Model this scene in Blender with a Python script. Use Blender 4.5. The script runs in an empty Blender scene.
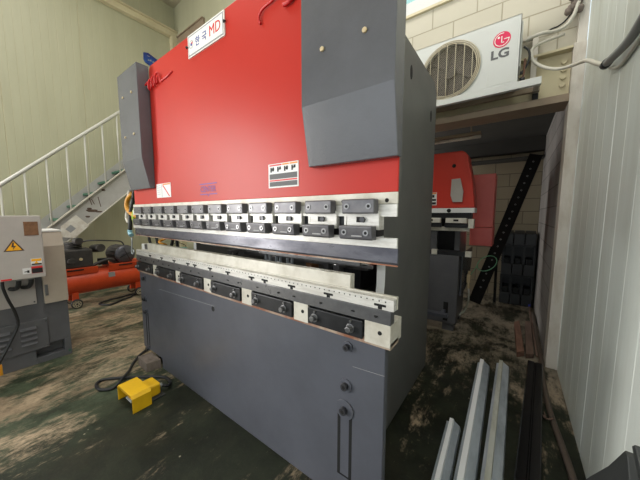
import bpy, bmesh, math, random
from mathutils import Vector, Matrix
random.seed(7)
SC = bpy.context.scene
COL = SC.collection
PI = math.pi

# ------------------------------------------------------------------ materials
def lin(c):
    out = []
    for v in c:
        v /= 255.0
        out.append(v / 12.92 if v <= 0.04045 else ((v + 0.055) / 1.055) ** 2.4)
    return (*out, 1.0)

def N(nt, t, **kw):
    n = nt.nodes.new(t)
    for k, v in kw.items():
        setattr(n, k, v)
    return n

def mat(name, c, rough=0.5, metal=0.0, c2=None, scale=6.0, mix=0.5, bump=0.0, bscale=60.0, stretch=(1, 1, 1), rvar=0.0, spec=0.5, emit=None, detail=6.0, lo=0.4, hi=0.65):
    m = bpy.data.materials.new(name)
    m.use_nodes = True
    nt = m.node_tree
    b = nt.nodes['Principled BSDF']
    b.inputs['Base Color'].default_value = lin(c)
    b.inputs['Roughness'].default_value = rough
    b.inputs['Metallic'].default_value = metal
    b.inputs['Specular IOR Level'].default_value = spec
    tc = N(nt, 'ShaderNodeTexCoord')
    geo = N(nt, 'ShaderNodeNewGeometry')
    mp = N(nt, 'ShaderNodeMapping')
    mp.inputs['Scale'].default_value = stretch
    nt.links.new(geo.outputs['Position'], mp.inputs['Vector'])
    if c2 is not None:
        no = N(nt, 'ShaderNodeTexNoise')
        no.inputs['Scale'].default_value = scale
        no.inputs['Detail'].default_value = detail
        no.inputs['Roughness'].default_value = 0.65
        nt.links.new(mp.outputs[0], no.inputs['Vector'])
        rp = N(nt, 'ShaderNodeMapRange')
        rp.inputs['From Min'].default_value = lo
        rp.inputs['From Max'].default_value = hi
        rp.inputs['To Max'].default_value = mix
        nt.links.new(no.outputs['Fac'], rp.inputs['Value'])
        mx = N(nt, 'ShaderNodeMix', data_type='RGBA')
        mx.inputs['A'].default_value = lin(c)
        mx.inputs['B'].default_value = lin(c2)
        nt.links.new(rp.outputs[0], mx.inputs['Factor'])
        nt.links.new(mx.outputs['Result'], b.inputs['Base Color'])
        if rvar:
            rr = N(nt, 'ShaderNodeMapRange')
            rr.inputs['From Min'].default_value = 0.3
            rr.inputs['From Max'].default_value = 0.7
            rr.inputs['To Min'].default_value = max(0.02, rough - rvar)
            rr.inputs['To Max'].default_value = min(1, rough + rvar)
            nt.links.new(no.outputs['Fac'], rr.inputs['Value'])
            nt.links.new(rr.outputs[0], b.inputs['Roughness'])
    if bump:
        nb = N(nt, 'ShaderNodeTexNoise')
        nb.inputs['Scale'].default_value = bscale
        nb.inputs['Detail'].default_value = 3.0
        nt.links.new(mp.outputs[0], nb.inputs['Vector'])
        bp = N(nt, 'ShaderNodeBump')
        bp.inputs['Strength'].default_value = bump
        bp.inputs['Distance'].default_value = 0.004
        nt.links.new(nb.outputs['Fac'], bp.inputs['Height'])
        nt.links.new(bp.outputs[0], b.inputs['Normal'])
    if emit:
        b.inputs['Emission Color'].default_value = lin(c)
        b.inputs['Emission Strength'].default_value = emit
    return m

M = {}
M['red'] = mat('red_enamel', (187, 45, 35), 0.38, c2=(180, 44, 34), scale=2, mix=0.6, bump=0.05, bscale=220, spec=.25)
M['red_cord'] = mat('red_cord', (190, 22, 24), 0.45)
M['red2'] = mat('red_enamel_shop', (204, 58, 44), 0.4, c2=(190, 52, 40), scale=3, mix=0.5)
M['pinkred'] = mat('pink_sheen_enamel', (240, 112, 104), 0.38, c2=(228, 88, 80), scale=3, mix=0.5)  # cabinet red lifted towards pink; its sheen is put in the colour
M['grey'] = mat('grey_hammer_paint', (90, 91, 97), 0.27, c2=(82, 83, 88), scale=3, mix=0.8, bump=0.14, bscale=110)
M['bedgrey'] = mat('bed_grey_paint', (86, 88, 97), 0.36, c2=(76, 78, 86), scale=2.2, mix=0.9, bump=0.06, bscale=90, rvar=0.08)
M['framegrey'] = mat('frame_grey_paint', (96, 96, 94), 0.5, c2=(86, 86, 85), scale=3, mix=0.8, bump=0.06, bscale=90)
M['steel'] = mat('ground_steel', (218, 216, 212), 0.36, 0.2, c2=(186, 182, 176), scale=9, mix=0.8, stretch=(1, 1, 6), rvar=0.1)
M['oldsteel'] = mat('worn_cream_steel', (212, 208, 198), 0.42, 0.12, c2=(176, 170, 156), scale=7, mix=0.8, rvar=0.1)
M['rust'] = mat('rusty_cream_edge', (178, 160, 142), 0.55, 0.15, c2=(134, 78, 52), scale=5, mix=0.9, lo=0.42, hi=0.6)
M['darksteel'] = mat('dark_tool_steel', (106, 106, 108), 0.34, 0.45, c2=(82, 82, 85), scale=8, mix=0.8, rvar=0.08)
M['barsteel'] = mat('blued_bar_steel', (104, 104, 112), 0.34, 0.5, c2=(72, 72, 82), scale=5, mix=0.9, stretch=(1, 1, 3), rvar=0.1)
M['black'] = mat('black_oxide', (40, 41, 44), 0.38, 0.3, c2=(28, 28, 30), scale=12, mix=0.8)
M['clamp'] = mat('clamp_block_steel', (104, 103, 106), 0.36, 0.4, c2=(82, 81, 88), scale=14, mix=0.8)
M['hole'] = mat('dark_hole', (14, 14, 15), 0.8)
M['bolt'] = mat('bolt_steel', (128, 128, 130), 0.3, 0.8)
M['bolt_dark'] = mat('dark_bolt_steel', (66, 66, 70), 0.35, 0.5)
M['brass'] = mat('cream_plug', (198, 178, 140), 0.5)
M['white'] = mat('white_print', (232, 231, 226), 0.5)
M['labelwhite'] = mat('label_white', (222, 222, 222), 0.45)
M['ink_red'] = mat('ink_red', (206, 40, 40), 0.5)
M['ink_orange'] = mat('ink_orange', (232, 136, 40), 0.5)
M['ink_grey'] = mat('ink_grey', (92, 92, 94), 0.6)
M['ink_black'] = mat('ink_black', (26, 26, 28), 0.6)
M['ink_blue'] = mat('ink_blue', (38, 62, 150), 0.5)
M['ink_violet'] = mat('ink_violet', (96, 50, 150), 0.5)
M['signgrey'] = mat('sign_border_grey', (150, 150, 152), 0.45)
M['chalk'] = mat('chalk_line', (150, 150, 152), 0.9)
M['lightgrey'] = mat('light_grey_enamel', (178, 172, 168), 0.45, c2=(166, 160, 156), scale=4, mix=0.6)
M['beige'] = mat('beige_enamel', (172, 160, 146), 0.5, c2=(158, 146, 132), scale=4, mix=0.6)
M['charcoal'] = mat('charcoal_enamel', (92, 92, 96), 0.42, c2=(82, 82, 86), scale=5, mix=0.7, bump=0.06, bscale=120)
M['yellow'] = mat('yellow_enamel', (230, 182, 24), 0.42, c2=(212, 164, 20), scale=9, mix=0.6)
M['warn_yellow'] = mat('warning_yellow', (244, 176, 20), 0.5)
M['brownplate'] = mat('brown_plate', (128, 90, 60), 0.5, c2=(104, 70, 46), scale=40, mix=0.8)
M['rubber'] = mat('black_rubber', (32, 33, 35), 0.55)
M['orange'] = mat('orange_enamel', (216, 78, 36), 0.42, c2=(190, 62, 30), scale=5, mix=0.7)
M['dirtyblack'] = mat('dirty_cast_iron', (48, 46, 46), 0.6, c2=(70, 64, 60), scale=14, mix=0.6)
M['stair'] = mat('stair_grey_paint', (176, 174, 172), 0.5, c2=(160, 156, 152), scale=5, mix=0.6)
M['stairedge'] = mat('stair_edge_paint', (196, 190, 178), 0.5)
M['railing'] = mat('railing_paint', (190, 188, 180), 0.4)
M['green'] = mat('green_tread_paint', (48, 90, 70), 0.6, c2=(62, 98, 80), scale=10, mix=0.7)
M['grime'] = mat('brown_grime', (86, 68, 58), 0.8)
M['paper'] = mat('dirty_paper', (218, 214, 206), 0.8, c2=(184, 172, 158), scale=10, mix=0.7)
M['aircon'] = mat('white_casing', (204, 206, 203), 0.36, c2=(196, 198, 195), scale=3, mix=0.5)
M['grille'] = mat('cream_grille', (186, 176, 152), 0.5)
M['fin'] = mat('dark_fins', (84, 78, 72), 0.6, c2=(60, 56, 52), scale=30, mix=0.7)
M['logo'] = mat('logo_crimson', (214, 34, 84), 0.4)
M['whitesteel'] = mat('white_painted_steel', (204, 198, 188), 0.5, c2=(170, 158, 142), scale=4, mix=0.7, stretch=(2, 2, .6), lo=0.5, hi=0.7)
M['creamsteel'] = mat('cream_painted_steel', (200, 190, 158), 0.5, c2=(184, 172, 140), scale=4, mix=0.6)
M['brownsteel'] = mat('brown_primed_steel', (150, 134, 114), 0.6, c2=(126, 108, 90), scale=5, mix=0.6)
M['galv'] = mat('galvanised_steel', (184, 192, 200), 0.45, 0.3, c2=(146, 154, 162), scale=9, mix=0.9, rvar=0.12, stretch=(1, .3, 1))
M['galv_edge'] = mat('galvanised_bright', (238, 240, 242), 0.4, 0.1)  # near-white lip tone paints in the light on the channel tops
M['galv_dirty'] = mat('galvanised_dusty', (188, 190, 182), 0.5, 0.15, c2=(128, 126, 98), scale=8, mix=0.9, stretch=(1, .2, 1))
M['blacksteel'] = mat('black_painted_steel', (13, 13, 14), 0.22, 0.0, c2=(20, 20, 21), scale=7, mix=0.6)
M['sooty'] = mat('sooty_steel', (26, 26, 26), 0.75, c2=(36, 35, 34), scale=9, mix=0.7, spec=.25)
M['wood'] = mat('raw_wood', (104, 84, 72), 0.8, c2=(80, 64, 56), scale=9, mix=0.9, stretch=(4, .6, 4))
M['woodred'] = mat('reddish_wood', (118, 86, 70), 0.8, c2=(90, 64, 52), scale=9, mix=0.9, stretch=(4, .6, 4))
M['greywood'] = mat('grey_wood', (120, 108, 100), 0.85, c2=(92, 82, 76), scale=8, mix=0.9, stretch=(3, 3, 1))
M['plastic'] = mat('black_plastic', (40, 43, 45), 0.45, c2=(48, 51, 53), scale=8, mix=0.6)
M['plasticgrey'] = mat('dark_grey_plastic', (44, 46, 46), 0.6, c2=(36, 38, 38), scale=6, mix=0.7)
M['pipe'] = mat('dull_brown_pipe', (80, 69, 60), 0.6, c2=(62, 53, 46), scale=6, mix=0.7)
M['pvc'] = mat('grey_conduit', (150, 152, 150), 0.45)
M['cable'] = mat('off_white_cable', (196, 192, 180), 0.5)
M['ochre'] = mat('ochre_cable', (196, 134, 24), 0.5)
M['lime'] = mat('lime_cable', (170, 196, 40), 0.5)
M['teal'] = mat('teal_plastic', (118, 164, 150), 0.5)
M['skyblue'] = mat('light_blue_plastic', (150, 200, 216), 0.4)
M['signblue'] = mat('sign_blue', (30, 96, 176), 0.4, c2=(34, 38, 110), scale=3.0, mix=1.0)
M['darkbrown'] = mat('brown_carton', (120, 72, 52), 0.8)
M['bluecap'] = mat('blue_cap', (30, 50, 190), 0.5)
M['glass'] = mat('window_glass', (190, 225, 215), 0.08)
M['glass'].node_tree.nodes['Principled BSDF'].inputs['Transmission Weight'].default_value = 1.0
M['winframe'] = mat('window_frame_white', (206, 206, 206), 0.45)
M['ceiling'] = mat('ceiling_panel', (178, 170, 146), 0.7, c2=(168, 160, 138), scale=2, mix=0.6)
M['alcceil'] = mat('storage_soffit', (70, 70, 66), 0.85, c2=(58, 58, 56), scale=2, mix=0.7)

def panel_material(name, c, c2, streak):
    """painted sandwich panel: faint vertical streaks and dirt; long in z"""
    return mat(name, c, 0.42, c2=c2, scale=3.0, mix=streak, stretch=(2.2, 2.2, .25), bump=0.04, bscale=60, lo=0.42, hi=0.7)
M['leftwall'] = panel_material('cream_sandwich_panel', (174, 172, 146), (166, 163, 137), 0.7)
M['rightwall'] = panel_material('grey_sandwich_panel', (224, 230, 224), (204, 208, 198), 0.8)

def block_material(name, c, c2, mortar, rot_x=True, bw=0.4, bh=0.2, off=(0, 0, 0), mort=0.006):
    m = mat(name, c, 0.8, bump=0)
    nt = m.node_tree
    b = nt.nodes['Principled BSDF']
    geo = nt.nodes.new('ShaderNodeNewGeometry')
    sx = nt.nodes.new('ShaderNodeSeparateXYZ')
    cb = nt.nodes.new('ShaderNodeCombineXYZ')
    nt.links.new(geo.outputs['Position'], sx.inputs[0])
    ax = nt.nodes.new('ShaderNodeMath'); ax.operation = 'ADD'; ax.inputs[1].default_value = off[0]
    az = nt.nodes.new('ShaderNodeMath'); az.operation = 'ADD'; az.inputs[1].default_value = off[2]
    nt.links.new(sx.outputs[0 if rot_x else 1], ax.inputs[0])
    nt.links.new(sx.outputs[2], az.inputs[0])
    nt.links.new(ax.outputs[0], cb.inputs[0]); nt.links.new(az.outputs[0], cb.inputs[1])
    br = nt.nodes.new('ShaderNodeTexBrick')
    br.offset = 0.5
    br.inputs['Scale'].default_value = 1.0
    br.inputs['Brick Width'].default_value = bw
    br.inputs['Row Height'].default_value = bh
    br.inputs['Mortar Size'].default_value = mort
    br.inputs['Mortar Smooth'].default_value = 0.3
    br.inputs['Color1'].default_value = lin(c)
    br.inputs['Color2'].default_value = lin(c2)
    br.inputs['Mortar'].default_value = lin(mortar)
    nt.links.new(cb.outputs[0], br.inputs['Vector'])
    no = nt.nodes.new('ShaderNodeTexNoise'); no.inputs['Scale'].default_value = 3.0; no.inputs['Detail'].default_value = 7
    nt.links.new(geo.outputs['Position'], no.inputs['Vector'])
    mx = N(nt, 'ShaderNodeMix', data_type='RGBA', blend_type='MULTIPLY')
    mx.inputs['Factor'].default_value = 0.35
    nt.links.new(br.outputs['Color'], mx.inputs['A'])
    nt.links.new(no.outputs['Fac'], mx.inputs['B'])
    g = N(nt, 'ShaderNodeMix', data_type='RGBA'); g.inputs['Factor'].default_value = 0.3
    nt.links.new(br.outputs['Color'], g.inputs['A']); nt.links.new(mx.outputs['Result'], g.inputs['B'])
    nt.links.new(g.outputs['Result'], b.inputs['Base Color'])
    bp = nt.nodes.new('ShaderNodeBump'); bp.inputs['Strength'].default_value = 0.5; bp.inputs['Distance'].default_value = 0.006
    inv = nt.nodes.new('ShaderNodeMath'); inv.operation = 'SUBTRACT'; inv.inputs[0].default_value = 1.0
    nt.links.new(br.outputs['Fac'], inv.inputs[1])
    nt.links.new(inv.outputs[0], bp.inputs['Height'])
    nt.links.new(bp.outputs[0], b.inputs['Normal'])
    return m
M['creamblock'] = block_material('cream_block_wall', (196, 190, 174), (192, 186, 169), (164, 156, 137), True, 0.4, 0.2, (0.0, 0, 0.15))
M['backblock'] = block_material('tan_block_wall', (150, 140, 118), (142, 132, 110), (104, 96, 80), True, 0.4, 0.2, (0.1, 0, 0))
M['greyblock'] = block_material('grey_block_wall', (152, 148, 145), (140, 137, 134), (104, 99, 97), False, 0.4, 0.2, (0.1, 0, -0.03))

def floor_material():
    m = bpy.data.materials.new('worn_green_floor'); m.use_nodes = True
    nt = m.node_tree; b = nt.nodes['Principled BSDF']; b.inputs['Specular IOR Level'].default_value = .3
    geo = nt.nodes.new('ShaderNodeNewGeometry')
    L = nt.links.new
    def noise(scale, det, rough=0.65, st=(1, 1, 1), rot=0.0, dist=0.0):
        mp = nt.nodes.new('ShaderNodeMapping'); mp.inputs['Scale'].default_value = st; mp.inputs['Rotation'].default_value = (0, 0, rot)
        L(geo.outputs['Position'], mp.inputs['Vector'])
        n = nt.nodes.new('ShaderNodeTexNoise'); n.inputs['Scale'].default_value = scale; n.inputs['Detail'].default_value = det; n.inputs['Roughness'].default_value = rough
        n.inputs['Distortion'].default_value = dist
        L(mp.outputs[0], n.inputs['Vector']); return n.outputs['Fac']
    def ramp(v, a, c, lo=0.0, hi=1.0):
        r = nt.nodes.new('ShaderNodeMapRange'); r.inputs['From Min'].default_value = a; r.inputs['From Max'].default_value = c
        r.inputs['To Min'].default_value = lo; r.inputs['To Max'].default_value = hi
        r.interpolation_type = 'SMOOTHSTEP'
        L(v, r.inputs['Value']); return r.outputs[0]
    def mix(f, A, B, typ='MIX'):
        x = N(nt, 'ShaderNodeMix', data_type='RGBA', blend_type=typ)
        for inp, v in (('A', A), ('B', B)):
            if isinstance(v, tuple): x.inputs[inp].default_value = v
            else: L(v, x.inputs[inp])
        if isinstance(f, float): x.inputs['Factor'].default_value = f
        else: L(f, x.inputs['Factor'])
        return x.outputs['Result']
    def math_(op, a, c):
        x = nt.nodes.new('ShaderNodeMath'); x.operation = op
        for i, v in enumerate((a, c)):
            if isinstance(v, (int, float)): x.inputs[i].default_value = v
            else: L(v, x.inputs[i])
        return x.outputs[0]
    sx = nt.nodes.new('ShaderNodeSeparateXYZ'); L(geo.outputs['Position'], sx.inputs[0])
    west = ramp(math_('ADD', sx.outputs[0], math_('MULTIPLY', noise(1.5, 4), .5)), -2.35, -1.6, 1, 0)  # worn paint edge, with a soft shadow border painted in
    bay = ramp(sx.outputs[1], 1.6, 3.2, 0, 1)
    # bare concrete: sandy west of the painted shadow border, greyer and grimier in the storage bay
    conc = mix(ramp(noise(4, 9, .7, (1, .6, 1), .7), .3, .7), lin((186, 166, 140)), lin((142, 124, 102)))
    conc = mix(ramp(noise(26, 7, .7), .42, .72, 0, .6), conc, lin((92, 82, 66)))
    conc = mix(math_('MULTIPLY', bay, .75), conc, lin((114, 109, 97)))
    # paint: deep green, faded in patches; light painted in on the west side
    gcol = mix(ramp(noise(2.6, 8, .7), .35, .65), lin((18, 22, 13)), lin((34, 39, 26)))
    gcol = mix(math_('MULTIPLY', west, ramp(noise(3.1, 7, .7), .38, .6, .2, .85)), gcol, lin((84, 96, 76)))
    gcol = mix(ramp(noise(34, 6, .7), .5, .75, 0, .45), gcol, lin((18, 20, 13)))
    wear_shade = math_('ADD', noise(1.7, 12, .74, (1.3, 0.9, 1), 0.6, .3), math_('SUBTRACT', math_('MULTIPLY', west, .16), .045))
    wear_shade = math_('ADD', wear_shade, math_('MULTIPLY', bay, .18))  # extra bare concrete brightens the dim bay floor through its colour
    streak = noise(7, 9, .75, (2.2, .35, 1), 0.8)
    wear_shade = math_('ADD', wear_shade, math_('MULTIPLY', math_('SUBTRACT', streak, .5), .38))
    fine = noise(24, 8, .75, (1.6, .7, 1), 0.9)
    wear_shade = math_('ADD', wear_shade, math_('MULTIPLY', math_('SUBTRACT', fine, .5), .30))
    col = mix(ramp(wear_shade, .53, .70), gcol, conc)
    oil = ramp(noise(1.3, 8, .68, (1, .7, 1), .4), .48, .68, 0, .6)
    col = mix(oil, col, lin((46, 42, 30)))
    sc = ramp(noise(34, 4, .6, (5, .4, 1), -0.6), .66, .76, 0, .45)
    col = mix(sc, col, lin((128, 122, 98)))
    sc = ramp(noise(22, 4, .6, (.4, 4.5, 1), 0.35), .68, .77, 0, .4)
    col = mix(sc, col, lin((120, 114, 92)))
    vo = nt.nodes.new('ShaderNodeTexVoronoi'); vo.inputs['Scale'].default_value = 7
    L(geo.outputs['Position'], vo.inputs['Vector'])
    col = mix(ramp(vo.outputs['Distance'], .03, .05, .6, 0), col, lin((166, 158, 138)))
    L(col, b.inputs['Base Color'])
    L(ramp(noise(2.5, 6), .3, .7, .42, .75), b.inputs['Roughness'])
    bp = nt.nodes.new('ShaderNodeBump'); bp.inputs['Strength'].default_value = .25; bp.inputs['Distance'].default_value = .006
    L(noise(45, 6), bp.inputs['Height']); L(bp.outputs[0], b.inputs['Normal'])
    return m
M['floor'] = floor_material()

# ------------------------------------------------------------------ mesh helpers
class MB:
    def __init__(self):
        self.bm = bmesh.new()
    def _mi(self, fs, mi):
        for f in fs: f.material_index = mi
    def box(self, x0, x1, y0, y1, z0, z1, mi=0):
        bm = self.bm
        v = [bm.verts.new(p) for p in ((x0, y0, z0), (x1, y0, z0), (x1, y1, z0), (x0, y1, z0), (x0, y0, z1), (x1, y0, z1), (x1, y1, z1), (x0, y1, z1))]
        fs = [bm.faces.new([v[i] for i in q]) for q in ((3, 2, 1, 0), (4, 5, 6, 7), (0, 1, 5, 4), (1, 2, 6, 5), (2, 3, 7, 6), (3, 0, 4, 7))]
        self._mi(fs, mi); return self
    def prism(self, pts, ax, a0, a1, mi=0, cap0=None, cap1=None):
        """polygon in the two other axes (in order), extruded along axis ax from a0 to a1"""
        bm = self.bm
        def P(p, a):
            q = list(p); q.insert(ax, a); return q
        A = [bm.verts.new(P(p, a0)) for p in pts]
        B = [bm.verts.new(P(p, a1)) for p in pts]
        n = len(pts); fs = []
        for i in range(n):
            j = (i + 1) % n
            fs.append(bm.faces.new((A[i], A[j], B[j], B[i])))
        fs += [bm.faces.new(A[::-1]), bm.faces.new(B)]
        self._mi(fs, mi)
        bmesh.ops.recalc_face_normals(bm, faces=fs)
        return self
    def cyl(self, p0, p1, r, seg=16, mi=0, r1=None, caps=True):
        bm = self.bm
        p0, p1 = Vector(p0), Vector(p1); d = (p1 - p0).normalized()
        a = d.orthogonal().normalized(); b = d.cross(a)
        r1 = r if r1 is None else r1
        A, B = [], []
        for i in range(seg):
            t = 2 * PI * i / seg
            o = a * math.cos(t) + b * math.sin(t)
            A.append(bm.verts.new(p0 + o * r)); B.append(bm.verts.new(p1 + o * r1))
        fs = [bm.faces.new((A[i], A[(i + 1) % seg], B[(i + 1) % seg], B[i])) for i in range(seg)]
        for f in fs: f.smooth = True
        if caps: fs += [bm.faces.new(A[::-1]), bm.faces.new(B)]
        self._mi(fs, mi); return self
    def lathe(self, prof, p0, axis, seg=32, mi=0):
        """prof: (distance along axis, radius)"""
        bm = self.bm; p0 = Vector(p0); d = Vector(axis).normalized(); a = d.orthogonal().normalized(); b = d.cross(a)
        rings = []
        for (s, r) in prof:
            if r < 1e-6: rings.append([bm.verts.new(p0 + d * s)]); continue
            rings.append([bm.verts.new(p0 + d * s + (a * math.cos(2 * PI * i / seg) + b * math.sin(2 * PI * i / seg)) * r) for i in range(seg)])
        fs = []
        for A, B in zip(rings, rings[1:]):
            for i in range(seg):
                j = (i + 1) % seg
                if len(A) == 1: fs.append(bm.faces.new((A[0], B[j], B[i])))
                elif len(B) == 1: fs.append(bm.faces.new((A[i], A[j], B[0])))
                else: fs.append(bm.faces.new((A[i], A[j], B[j], B[i])))
        for f in fs: f.smooth = True
        self._mi(fs, mi)
        bmesh.ops.recalc_face_normals(bm, faces=fs); return self
    def tube(self, pts, r, seg=10, mi=0, smooth=3, closed=False):
        """round bar through the points (Catmull-Rom)"""
        P = [Vector(p) for p in pts]
        if smooth > 1 and len(P) > 2:
            Q = []
            n = len(P)
            rng = range(n if closed else n - 1)
            for i in rng:
                g = lambda k: P[k % n] if closed else P[max(0, min(n - 1, k))]
                p0, p1, p2, p3 = g(i - 1), g(i), g(i + 1), g(i + 2)
                for k in range(smooth):
                    t = k / smooth
                    Q.append(0.5 * ((2 * p1) + (p2 - p0) * t + (2 * p0 - 5 * p1 + 4 * p2 - p3) * t * t + (3 * p1 - p0 - 3 * p2 + p3) * t ** 3))
            if not closed: Q.append(P[-1])
            P = Q
        bm = self.bm; rings = []; a = None
        n = len(P)
        for i, p in enumerate(P):
            d = (P[(i + 1) % n] - P[i - 1]) if closed else (P[min(i + 1, n - 1)] - P[max(i - 1, 0)])
            d.normalize()
            a = d.orthogonal() if a is None else (a - d * a.dot(d))
            if a.length < 1e-6: a = d.orthogonal()
            a.normalize(); b = d.cross(a)
            rings.append([bm.verts.new(p + (a * math.cos(2 * PI * k / seg) + b * math.sin(2 * PI * k / seg)) * r) for k in range(seg)])
        fs = []
        pairs = list(zip(rings, rings[1:])) + ([(rings[-1], rings[0])] if closed else [])
        for A, B in pairs:
            for k in range(seg):
                fs.append(bm.faces.new((A[k], A[(k + 1) % seg], B[(k + 1) % seg], B[k])))
        for f in fs: f.smooth = True
        if not closed:
            fs += [bm.faces.new(rings[0][::-1]), bm.faces.new(rings[-1])]
        self._mi(fs, mi); return self
    def disc(self, c, nrm, r, seg=16, mi=0, r2=None):
        bm = self.bm; d = Vector(nrm).normalized(); a = d.orthogonal().normalized(); b = d.cross(a); c = Vector(c)
        vs = [bm.verts.new(c + (a * math.cos(2 * PI * i / seg) + b * math.sin(2 * PI * i / seg)) * r) for i in range(seg)]
        f = bm.faces.new(vs); f.material_index = mi; f.normal_update()
        if f.normal.dot(d) < 0: f.normal_flip()
        return self
    def ring(self, c, nrm, ro, ri, seg=48, mi=0, t0=0.0, t1=2 * PI):
        bm = self.bm; d = Vector(nrm).normalized(); c = Vector(c)
        up = Vector((0, 0, 1)) if abs(d.z) < .9 else Vector((0, 1, 0))
        b = (up - d * up.dot(d)).normalized(); a = b.cross(d)
        full = abs(t1 - t0 - 2 * PI) < 1e-6
        prev = None; first = None
        for i in range(seg + 1):
            t = t0 + (t1 - t0) * i / seg
            o = a * math.cos(t) + b * math.sin(t)
            cur = (bm.verts.new(c + o * ro), bm.verts.new(c + o * ri))
            if prev:
                f = bm.faces.new((prev[0], cur[0], cur[1], prev[1])); f.material_index = mi; f.normal_update()
                if f.normal.dot(d) < 0: f.normal_flip()
            prev = cur
        return self
    def poly(self, pts, mi=0, nrm=None):
        f = self.bm.faces.new([self.bm.verts.new(p) for p in pts]); f.material_index = mi
        f.normal_update()
        if nrm is not None and f.normal.dot(Vector(nrm)) < 0: f.normal_flip()
        return self
    def add_mesh(self, me, mtx, mi=0):
        off = len(self.bm.verts)
        vs = [self.bm.verts.new(mtx @ v.co) for v in me.vertices]
        for p in me.polygons:
            try:
                f = self.bm.faces.new([vs[i] for i in p.vertices]); f.material_index = mi
            except ValueError:
                pass
        return self
    def text(self, s, size, origin, xdir, ydir, mi=0, depth=0.0008, xs=1.0, align='CENTER', bold=0.0):
        cu = bpy.data.curves.new('lettering', 'FONT'); cu.body = s; cu.size = size; cu.align_x = align; cu.align_y = 'CENTER'
        cu.extrude = depth; cu.resolution_u = 3; cu.offset = bold
        ob = bpy.data.objects.new('lettering', cu); COL.objects.link(ob)
        dg = bpy.context.evaluated_depsgraph_get(); dg.update()
        me = bpy.data.meshes.new_from_object(ob.evaluated_get(dg))
        xd, yd = Vector(xdir).normalized(), Vector(ydir).normalized(); zd = xd.cross(yd)
        mtx = Matrix(((xd.x * xs, yd.x, zd.x, origin[0]), (xd.y * xs, yd.y, zd.y, origin[1]), (xd.z * xs, yd.z, zd.z, origin[2]), (0, 0, 0, 1)))
        self.add_mesh(me, mtx, mi)
        bpy.data.objects.remove(ob); bpy.data.curves.remove(cu); bpy.data.meshes.remove(me)
        return self
    def build(self, name, mats, parent=None, bevel=0.0, seg=2, label=None, kind=None):
        me = bpy.data.meshes.new(name)
        if not isinstance(mats, (list, tuple)): mats = [mats]
        for m in mats: me.materials.append(M[m] if isinstance(m, str) else m)
        root = parent
        while root is not None and root.parent is not None: root = root.parent
        self.bm.normal_update()
        self.bm.to_mesh(me); self.bm.free()
        o = bpy.data.objects.new(name, me); COL.objects.link(o)
        if parent is not None:
            me.transform(Matrix.Translation(-Vector(root.location)))
            o.parent = parent
        if bevel:
            bv = o.modifiers.new('bevel', 'BEVEL'); bv.width = bevel; bv.segments = seg; bv.limit_method = 'ANGLE'; bv.angle_limit = math.radians(40)
            bv.harden_normals = False
        if label: o['label'] = label
        if kind: o['kind'] = kind
        return o

def tag(o, label, cat, group=None, kind=None):
    o['label'] = label; o['category'] = cat
    if group: o['group'] = group
    if kind: o['kind'] = kind
    return o
def thing(name, loc, label, cat, group=None):
    o = bpy.data.objects.new(name, None); COL.objects.link(o); o.location = loc
    o.empty_display_size = .1
    return tag(o, label, cat, group)
def origin_at(o, p):
    """moves a free-standing mesh's origin to p without moving its shape"""
    o.data.transform(Matrix.Translation(-Vector(p))); o.location = p; return o
def dup(o, parent=None, loc=None):
    c = o.copy(); COL.objects.link(c)
    if parent is not None: c.parent = parent
    if loc is not None: c.location = loc
    for ch in list(o.children): dup(ch, c)
    return c
def struct(name, mb, mats, bevel=0.0):
    return mb.build(name, mats, None, bevel, kind='structure')

# ------------------------------------------------------------------ the setting
XR, XL, YB, YBL, HC = 0.375, -6.5, 3.05, 3.25, 5.97
YF = -5.5
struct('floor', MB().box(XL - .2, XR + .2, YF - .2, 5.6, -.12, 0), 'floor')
struct('ceiling', MB().box(XL - .2, XR + .2, YF - .2, 3.5, HC, HC + .15), 'ceiling')

def panel_wall(axis_pos, y0, y1, z0, z1, inward, pitch, big, first=0):
    """corrugated sandwich panel in a plane x = axis_pos; shallow grooves, deeper joints every `big` metres"""
    mb = MB(); pts = []
    s = inward
    n = int(round((y1 - y0) / pitch))
    for i in range(n + 1):
        y = y0 + i * pitch
        k = round(y / pitch)
        joint = (i % big == first)
        w, d = (.007, .004) if joint else (.006, .0012)
        pts += [(axis_pos + s * 0, y - w), (axis_pos - s * d, y - w * .3), (axis_pos - s * d, y + w * .3), (axis_pos + s * 0, y + w)]
    back = axis_pos - s * .12
    poly = [(back, pts[0][1])] + pts + [(back, pts[-1][1])]
    bm = mb.bm
    A = [bm.verts.new((p[0], p[1], z0)) for p in poly]; B = [bm.verts.new((p[0], p[1], z1)) for p in poly]
    m = len(poly); fs = []
    for i in range(m):
        fs.append(bm.faces.new((A[i], A[(i + 1) % m], B[(i + 1) % m], B[i])))
    bmesh.ops.recalc_face_normals(bm, faces=fs)
    # paler groove colour paints in the light caught on the groove edges
    for f in fs:
        c = f.calc_center_median()
        if abs(c.x - axis_pos) > .001 and abs(c.x - back) > .01: f.material_index = 1
    return mb
M['groove_l'] = panel_material('cream_panel_groove', (180, 174, 146), (168, 162, 134), 0.7)
M['groove_r'] = panel_material('pale_panel_groove', (236, 240, 236), (222, 224, 216), 0.8)
w = panel_wall(XR, -5.42, 2.98, 0, HC, -1, .2, 5, 2)
struct('wall_right', w, ['rightwall', 'groove_r'])
w = panel_wall(XL, YF + .05, 3.25, 0, HC, 1, .1, 10)
struct('wall_left', w, ['leftwall', 'groove_l'])
mb = MB().box(XL, -3.3, YBL, YBL + .15, 0, HC)
struct('wall_back', mb, 'leftwall')
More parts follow.
